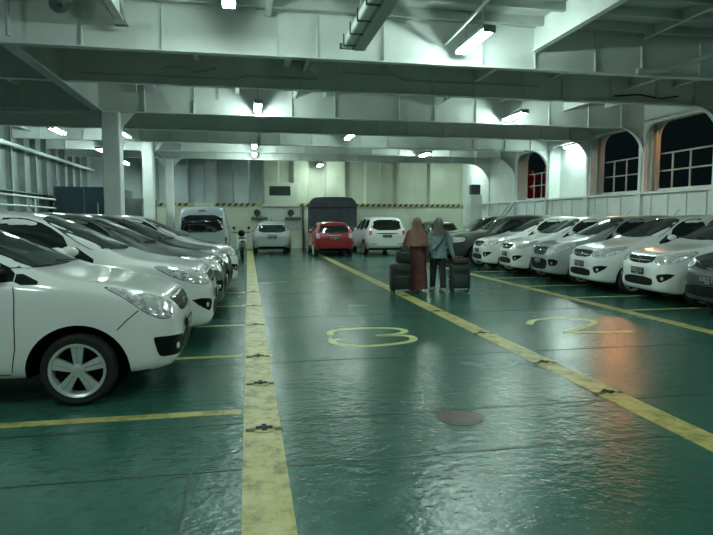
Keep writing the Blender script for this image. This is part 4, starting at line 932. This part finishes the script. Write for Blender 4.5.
# ------------------------------------------------------------ PEOPLE with suitcases (walking away, facing +Y)
def skin_body(name, chains, parent, m):
    # chains: lists of (point, radius); the first point of a chain may repeat an earlier point to branch from it
    V = []; Rr = []; E_ = []; idx = {}
    def vid(p, r):
        k_ = tuple(round(c_, 4) for c_ in p)
        if k_ not in idx: idx[k_] = len(V); V.append(p); Rr.append(r)
        return idx[k_]
    for ch in chains:
        last = None
        for p, r in ch:
            i = vid(p, r)
            if last is not None: E_.append((last, i))
            last = i
    me = bpy.data.meshes.new(name); me.from_pydata(V, E_, [])
    o = bpy.data.objects.new(name, me); COL.objects.link(o)
    sk = o.modifiers.new('skin', 'SKIN'); sk.use_smooth_shade = True
    for i, r in enumerate(Rr):
        r = r if isinstance(r, tuple) else (r, r)
        me.skin_vertices[0].data[i].radius = r
        me.skin_vertices[0].data[i].use_root = (i == 0)
    sb_ = o.modifiers.new('sub', 'SUBSURF'); sb_.levels = 2; sb_.render_levels = 2
    dg = bpy.context.evaluated_depsgraph_get(); m2 = bpy.data.meshes.new_from_object(o.evaluated_get(dg))
    bpy.data.objects.remove(o); m2.materials.clear(); m2.materials.append(m)
    m2.polygons.foreach_set('use_smooth', [True] * len(m2.polygons))
    return link(bpy.data.objects.new(name, m2), parent)
def hand(w, d, side, curl=.55):
    # five-finger hand hanging from wrist w; d = forearm direction; side = +1 when the thumb is on +Y side
    w = Vector(w); d = Vector(d).normalized(); palm = w + d * .055; out = []
    fwd = Vector((0, 1, 0)); inw = Vector((-side, 0, 0))
    out.append([(tuple(w), .024), (tuple(palm), (.019, .034))])
    for i, (off, ln) in enumerate(((.027, .072), (.009, .080), (-.009, .075), (-.026, .058))):
        k_ = palm + d * .035 + fwd * off
        a = k_ + d * ln * .5 + inw * ln * .18 * curl; b = a + d * ln * .25 + inw * ln * .5 * curl
        out.append([(tuple(palm), (.019, .034)), (tuple(k_), .0095), (tuple(a), .0088), (tuple(b), .0078)])
    th = w + d * .03 + fwd * .034 + inw * .008
    out.append([(tuple(palm), (.019, .034)), (tuple(th), .011), (tuple(th + d * .035 + fwd * .012 + inw * .012), .0095), (tuple(th + d * .058 + fwd * .006 + inw * .02), .008)])
    return out
def loft_rings(name, rings, m, parent, n=28, fold=0.0, seed=1, cap=True):
    rnd = random.Random(seed); ph = [rnd.random() * 6.28 for _ in range(4)]
    vs = []; fs = []
    for (x, y, z, rx, ry, f_) in rings:
        for k_ in range(n):
            t = 2 * pi * k_ / n
            w = 1 + f_ * fold * (sin(7 * t + ph[0]) + .6 * sin(11 * t + ph[1] + z * 3))
            vs.append((x + rx * w * cos(t), y + ry * w * sin(t), z))
    for i in range(len(rings) - 1):
        for k_ in range(n): fs.append((i * n + k_, i * n + (k_ + 1) % n, (i + 1) * n + (k_ + 1) % n, (i + 1) * n + k_))
    if cap: fs.append(tuple((len(rings) - 1) * n + k_ for k_ in range(n)))
    o = mesh_obj(name, vs, fs, m, parent)
    md = None
    bm = bmesh.new(); bm.from_mesh(o.data); bmesh.ops.recalc_face_normals(bm, faces=bm.faces); bm.to_mesh(o.data); bm.free()
    o.data.polygons.foreach_set('use_smooth', [True] * len(o.data.polygons))
    return o
def ell(c, r, name, m, parent, n=20):
    b = MB(); prof = [(max(.001, sin(pi * i / 12)), -cos(pi * i / 12)) for i in range(13)]
    b.lathe(prof, 'z', n); b.v = [Vector((v.x * r[0] + c[0], v.y * r[1] + c[1], v.z * r[2] + c[2])) for v in b.v]
    return b.build(name, m, parent, smooth=80)
def figure(name, label, H, lwrist, rwrist, lelbow, relbow, stride, x, y, rz=0, hip=.085, sh=.165):
    t = thing(name, label, 'person', (x, y, 0), rz)
    pel = (0, 0, .53 * H); q = H / 1.58
    ch = [[(pel, (.135 * q, .11 * q)), ((0, .005, .60 * H), (.115 * q, .095 * q)), ((0, 0, .70 * H), (.135 * q, .10 * q)), ((0, -.005, .785 * H), (.13 * q, .085 * q)), ((0, .0, .845 * H), (.05, .05)), ((0, .015, .885 * H), (.062, .075)), ((0, .015, .94 * H), (.074, .088)), ((0, .01, .98 * H), (.055, .06))],
          [((0, .015, .94 * H), (.074, .088)), ((0, .108, .922 * H), .012)]]
    neck = (0, -.005, .785 * H)
    for sg, el, wr in ((-1, lelbow, lwrist), (1, relbow, rwrist)):
        ch.append([(neck, (.13 * q, .085 * q)), ((sg * sh, -.005, .80 * H), .052), (el, .038), (wr, .024)])
        ch += hand(wr, Vector(wr) - Vector(el), sg)
    for sg in (-1, 1):
        st = stride * sg
        hipp = (sg * hip, 0, .49 * H); kn = (sg * hip * .95, st * .45 + .02, .275 * H); an = (sg * hip * .9, st, .06 + (.03 if st < 0 else 0))
        ch.append([(pel, (.135 * q, .11 * q)), (hipp, .085 * q), (kn, .055 * q), (an, .036 * q), ((an[0], an[1] + .07, .035), .033), ((an[0], an[1] + .15, .025), .024)])
    skin_body('body', ch, t, M['skin'])
    for sg in (-1, 1):
        ell((sg * .03, .096, .935 * H), (.011, .008, .007), 'eye', M['plate_ink'], t, 10)
        s_ = MB(); a_y = stride * sg
        s_.box((sg * hip * .9, a_y + .055, .042), (.098, .255, .078), bev=.03); s_.build('shoe', M['shoe'], t, smooth=60)
    ell((0, .10, .903 * H), (.022, .006, .006), 'mouth', M['dress'], t, 10)
    return t
# walker in tan headscarf and maroon dress
H = 1.57
pa = figure('person', 'person in a tan headscarf and long maroon dress, walking away and pulling a suitcase', H, (-.30, -.14, .76), (.27, .05, .72), (-.27, -.03, 1.0), (.24, -.02, .98), .12, 3.56, 11.95)
loft_rings('dress', [(0, 0, .06, .235, .26, 1), (0, 0, .25, .225, .235, 1), (0, 0, .50, .205, .20, 1), (0, 0, .75, .19, .165, .8), (0, 0, .92, .175, .145, .5), (0, 0, 1.08, .17, .135, .3), (0, 0, 1.22, .195, .125, .1), (0, 0, 1.29, .15, .095, 0), (0, 0, 1.33, .07, .065, 0)], M['dress'], pa, fold=.045, seed=3)
for sg, el, wr in ((-1, (-.27, -.03, 1.0), (-.30, -.14, .76)), (1, (.24, -.02, .98), (.27, .05, .72))):
    MB().tube([(sg * .13, -.005, 1.265), (sg * .17, -.005, 1.24), el, wr], [.07, .068, .058, .05], 14).build('sleeve', M['dress'], pa, smooth=70)
loft_rings('headscarf', [(0, -.01, .98, .275, .20, 1), (0, -.01, 1.08, .262, .185, .8), (0, -.005, 1.18, .235, .165, .5), (0, 0, 1.27, .19, .14, .2), (0, 0, 1.33, .125, .115, .1), (0, .0, 1.39, .105, .115, 0), (0, .0, 1.46, .108, .122, 0), (0, .0, 1.53, .09, .105, 0), (0, .0, 1.575, .055, .065, 0), (0, 0, 1.592, .02, .025, 0)], M['hijab'], pa, fold=.03, seed=5)
# walker in grey-blue shirt
H = 1.56
pb = figure('person', 'person in a grey-blue shirt and black trousers, walking away beside the maroon dress', H, (-.24, .06, .74), (.30, -.12, .76), (-.22, -.01, .98), (.25, -.03, .99), -.14, 4.02, 11.9)
for sg in (-1, 1):
    st = -.14 * sg
    loft_rings('trouser_leg', [(sg * .077, st, .09, .062, .066, 1), (sg * .078, st * .75 + .005, .25, .066, .072, 1), (sg * .08, st * .45 + .02, .43, .075, .08, 1), (sg * .083, st * .15 + .005, .65, .092, .10, .5), (sg * .075, 0, .80, .10, .118, .3), (sg * .06, 0, .90, .10, .12, 0)], M['trousers'], pb, fold=.02, seed=8)
loft_rings('shirt', [(0, 0, .72, .195, .155, 1), (0, 0, .85, .185, .148, .8), (0, 0, .98, .172, .135, .5), (0, 0, 1.12, .18, .132, .2), (0, 0, 1.22, .20, .12, .1), (0, 0, 1.285, .15, .095, 0), (0, 0, 1.325, .07, .068, 0)], M['shirt'], pb, fold=.03, seed=4)
for sg, el, wr in ((-1, (-.22, -.01, .98), (-.24, .06, .74)), (1, (.25, -.03, .99), (.30, -.12, .76))):
    MB().tube([(sg * .13, -.005, 1.26), (sg * .172, -.005, 1.235), el, wr], [.07, .066, .052, .042], 14).build('sleeve', M['shirt'], pb, smooth=70)
loft_rings('headscarf', [(0, -.01, 1.20, .19, .14, .8), (0, 0, 1.27, .165, .13, .4), (0, 0, 1.32, .12, .115, .1), (0, .0, 1.38, .103, .115, 0), (0, .0, 1.45, .107, .12, 0), (0, .0, 1.52, .088, .10, 0), (0, .0, 1.562, .05, .06, 0), (0, 0, 1.578, .02, .025, 0)], M['scarf_dark'], pb, fold=.03, seed=6)
t = thing('crossbody_bag', 'small dark bag worn by the person in the grey-blue shirt', 'bag', (4.02, 11.9, 0))
MB().tube([(.12, -.135, 1.24), (.0, -.165, 1.05), (-.14, -.16, .90), (-.215, -.08, .84)], .013, 6).build('strap', M['cable'], t, smooth=60)
MB().box((-.275, -.05, .78), (.09, .22, .17), bev=.025).build('pouch', M['cable'], t, smooth=50)
def suitcase(label, x, y, rz, w, h, m, handle):
    t = thing('suitcase', label, 'suitcase', (x, y, 0), rz)
    b = MB(); b.box((0, 0, .055 + h / 2), (w, .25, h), bev=.04); b.build('shell', m, t, smooth=50)
    p = MB(); p.box((0, -.135, .055 + h * .34), (w * .78, .05, h * .46), bev=.02); p.build('front_pocket', m, t, smooth=50)
    q = MB(); q.box((0, -.128, .055 + h * .80), (w * .76, .035, h * .20), bev=.012); q.build('upper_pocket', m, t, smooth=50)
    for sx in (-1, 1):
        for sy in (-1, 1):
            MB().lathe([(.001, -.014), (.028, -.014), (.032, 0), (.028, .014), (.001, .014)], 'x', 16, c=(sx * w * .38, sy * .085, .032)).build('castor', M['tyre'], t, smooth=50)
    MB().box((0, -.12, .075), (w * .7, .03, .035), bev=.01).build('foot_bar', M['aluminium'], t)
    r = MB(); 
    r.tube([(-.09, .09, .055 + h), (-.09, .09, handle), (.09, .09, handle), (.09, .09, .055 + h)], .009, 8); r.build('pull_handle', M['aluminium'], t, smooth=50)
    return t
suitcase('black wheeled suitcase under a travel bag, left of the maroon dress', 3.14, 11.72, .05, .43, .56, M['case'], .80)
suitcase('dark wheeled suitcase right of the person in the grey-blue shirt', 4.42, 11.66, -.08, .42, .54, M['case2'], .76)
t = thing('travel_bag', 'black travel bag riding on the suitcase left of the maroon dress', 'bag', (3.20, 11.70, .62))
MB().box((0, -.02, .15), (.34, .22, .28), bev=.07).build('bag_body', M['case'], t, smooth=60)
MB().tube([(-.1, -.02, .27), (-.07, -.02, .36), (.07, -.02, .36), (.1, -.02, .27)], .012, 8).build('bag_handle', M['case'], t, smooth=60)
t = thing('travel_bag', 'small brown bag lying on the right-hand suitcase', 'bag', (4.42, 11.63, .60))
MB().box((0, -.02, .07), (.36, .2, .13), bev=.05).build('bag_body', M['bag'], t, smooth=60)
MB().tube([(-.08, -.02, .12), (0, -.02, .17), (.08, -.02, .12)], .010, 8).build('bag_handle', M['bag'], t, smooth=60)

# ------------------------------------------------------------ trucks at the back
def truck(label, x, y, w, L, zt, m, tarp=False, cab=True):
    t = thing('box_truck', label, 'truck', (x, y, 0))
    z0 = .75
    if tarp:
        P = [(-w / 2, z0), (w / 2, z0), (w / 2, zt - .42), (w / 2 - .06, zt - .22), (w / 2 - .26, zt - .03), (w * .2, zt), (-w * .2, zt), (-w / 2 + .26, zt - .03), (-w / 2 + .06, zt - .22), (-w / 2, zt - .42)]
        bm = bmesh.new(); seg = 12
        vs = []; fs = []; n = len(P)
        for j in range(seg + 1):
            yy = L * j / seg; sag = .03 * abs(sin(j * pi / 2)) 
            for (px_, pz_) in P: vs.append((px_ * (1 - sag * .6 * (pz_ > z0)), yy, pz_ - (sag if pz_ > zt - .3 else 0)))
        for j in range(seg):
            for i in range(n): fs.append((j * n + i, j * n + (i + 1) % n, (j + 1) * n + (i + 1) % n, (j + 1) * n + i))
        fs += [tuple(range(n)), tuple(seg * n + i for i in range(n - 1, -1, -1))]
        bm.free(); b = MB(); b.add(vs, fs); b.build('tarpaulin', m, t, smooth=35)
        MB().box((0, -.04, zt - .50), (w * .96, .06, .05), bev=.01).build('tarpaulin_hem', M['cable'], t)
        MB().box((0, -.03, z0 + .22), (w, .05, .5), bev=.01).build('tailgate', M['steel_dark'], t)
    else:
        MB().box((0, L / 2, (z0 + zt) / 2), (w, L, zt - z0), bev=.03).build('cargo_box', m, t)
        for xx in (-w / 2 + .04, w / 2 - .04, 0): MB().box((xx, -.012, (z0 + zt) / 2), (.05 if xx else .02, .03, zt - z0 - .06)).build('frame_post', M['steel_dark'], t)
        MB().box((w * .22, -.015, z0 + 1.0), (.03, .04, .9)).build('lock_bar', M['lampbody'], t)
    MB().box((0, L / 2, .62), (w * .5, L * .98, .18)).build('chassis', M['steel_dark'], t)
    MB().box((0, -.02, .52), (w * .9, .1, .14), bev=.02).build('rear_bumper', M['steel_dark'], t)
    if cab:
        c_ = MB(); c_.prism([(L + .05, .5), (L + 1.25, .5), (L + 1.3, 1.2), (L + 1.05, 2.0), (L + .05, 2.05)], -w * .44, w * .44, 'x'); c_.build('cab', M['grey_paint'], t)
    ys = [L * .22, L + .65] if cab else [L * .2, L * .8]
    for yy in ys:
        for sx in (-1, 1):
            b = MB(); b.lathe([(.2, -.1), (.34, -.11), (.37, -.08), (.37, .08), (.34, .11), (.2, .1)], 'x', 28, c=(sx * (w / 2 - .16), yy, .37)); b.build('wheel', M['tyre'], t, smooth=40)
    for sx in (-1, 1): MB().box((sx * w * .38, -.08, .68), (.2, .03, .1), bev=.01).build('tail_light', M['tail'], t)
    return t
truck('truck covered by a dark blue tarpaulin behind the red hatchback', 4.28, 28.92, 2.35, 1.25, 2.68, M['tarp'], True, True)
truck('truck with a glossy dark blue box body at the left rear, behind the left row', -6.2, 24.2, 2.25, 3.6, 2.82, M['truck_glass'])
truck('narrow dark box truck between the two nearer deck columns', -4.42, 25.2, .95, 1.9, 2.42, M['steel_dark'], False, False)
t = van; c_ = copy_tree(van); put(c_, -2.75, 28.0, pi / 2); c_.location = (-2.9, 28.9, 0) if False else (-1.9, 28.4, 0)
set_paint(c_, M['grey_paint']); tag(c_, 'dark grey high-roof van almost hidden behind the pale silver van', 'van', GB)
# scooter between the van and the silver hatchback
t = thing('motor_scooter', 'pale motor scooter parked between the silver van and the silver hatchback', 'scooter', (-.22, 23.2, 0), .05)
for yy, nm in ((-.62, 'rear_wheel'), (.62, 'front_wheel')):
    MB().lathe([(.15, -.03), (.21, -.045), (.245, -.03), (.25, 0), (.245, .03), (.21, .045), (.15, .03), (.15, -.03)], 'x', 28, c=(0, yy, .25)).lathe([(.02, -.05), (.03, .0), (.16, .0), (.03, .01), (.02, .05)], 'x', 20, c=(0, yy, .25)).build(nm, M['tyre'], t, smooth=40)
b = MB(); b.prism([(-.85, .70), (-.30, .36), (.20, .34), (.42, .36), (.36, .46), (-.05, .48), (-.15, .72), (-.80, .82)], -.13, .13, 'x'); b.build('body_shell', M['white_paint'], t, smooth=30)
b = MB(); b.prism([(.36, .38), (.48, .42), (.42, .95), (.30, 1.02), (.28, .95)], -.19, .19, 'x'); b.build('front_shield', M['white_paint'], t, smooth=30)
MB().box((0, -.42, .82), (.26, .72, .10), bev=.04).build('seat', M['plastic'], t, smooth=50)
MB().tube([(0, .62, .25), (0, .44, .85), (0, .34, 1.02)], .028, 10).build('fork', M['steel_dark'], t, smooth=50)
MB().tube([(-.34, .20, 1.05), (-.18, .31, 1.02), (.18, .31, 1.02), (.34, .20, 1.05)], .017, 8).build('handlebar', M['cable'], t, smooth=50)
for sx in (-1, 1):
    mm_ = MB(); mm_.tube([(sx * .24, .28, 1.04), (sx * .28, .26, 1.20)], .007, 6); mm_.lathe([(.001, -.01), (.055, -.006), (.055, .01), (.001, .014)], 'y', 16, c=(sx * .29, .26, 1.22)); mm_.build('mirror', M['plastic'], t, smooth=50)
MB().box((0, -.87, .72), (.16, .05, .08), bev=.02).build('tail_light', M['tail'], t)
ell((0, -.15, 1.02), (.14, .15, .13), 'helmet', M['plastic'], None); hm = bpy.data.objects['helmet']; hm.location = (-.22, 22.95, .0)
tag(hm, 'black helmet lying on the seat of the scooter', 'helmet')
clear_props()
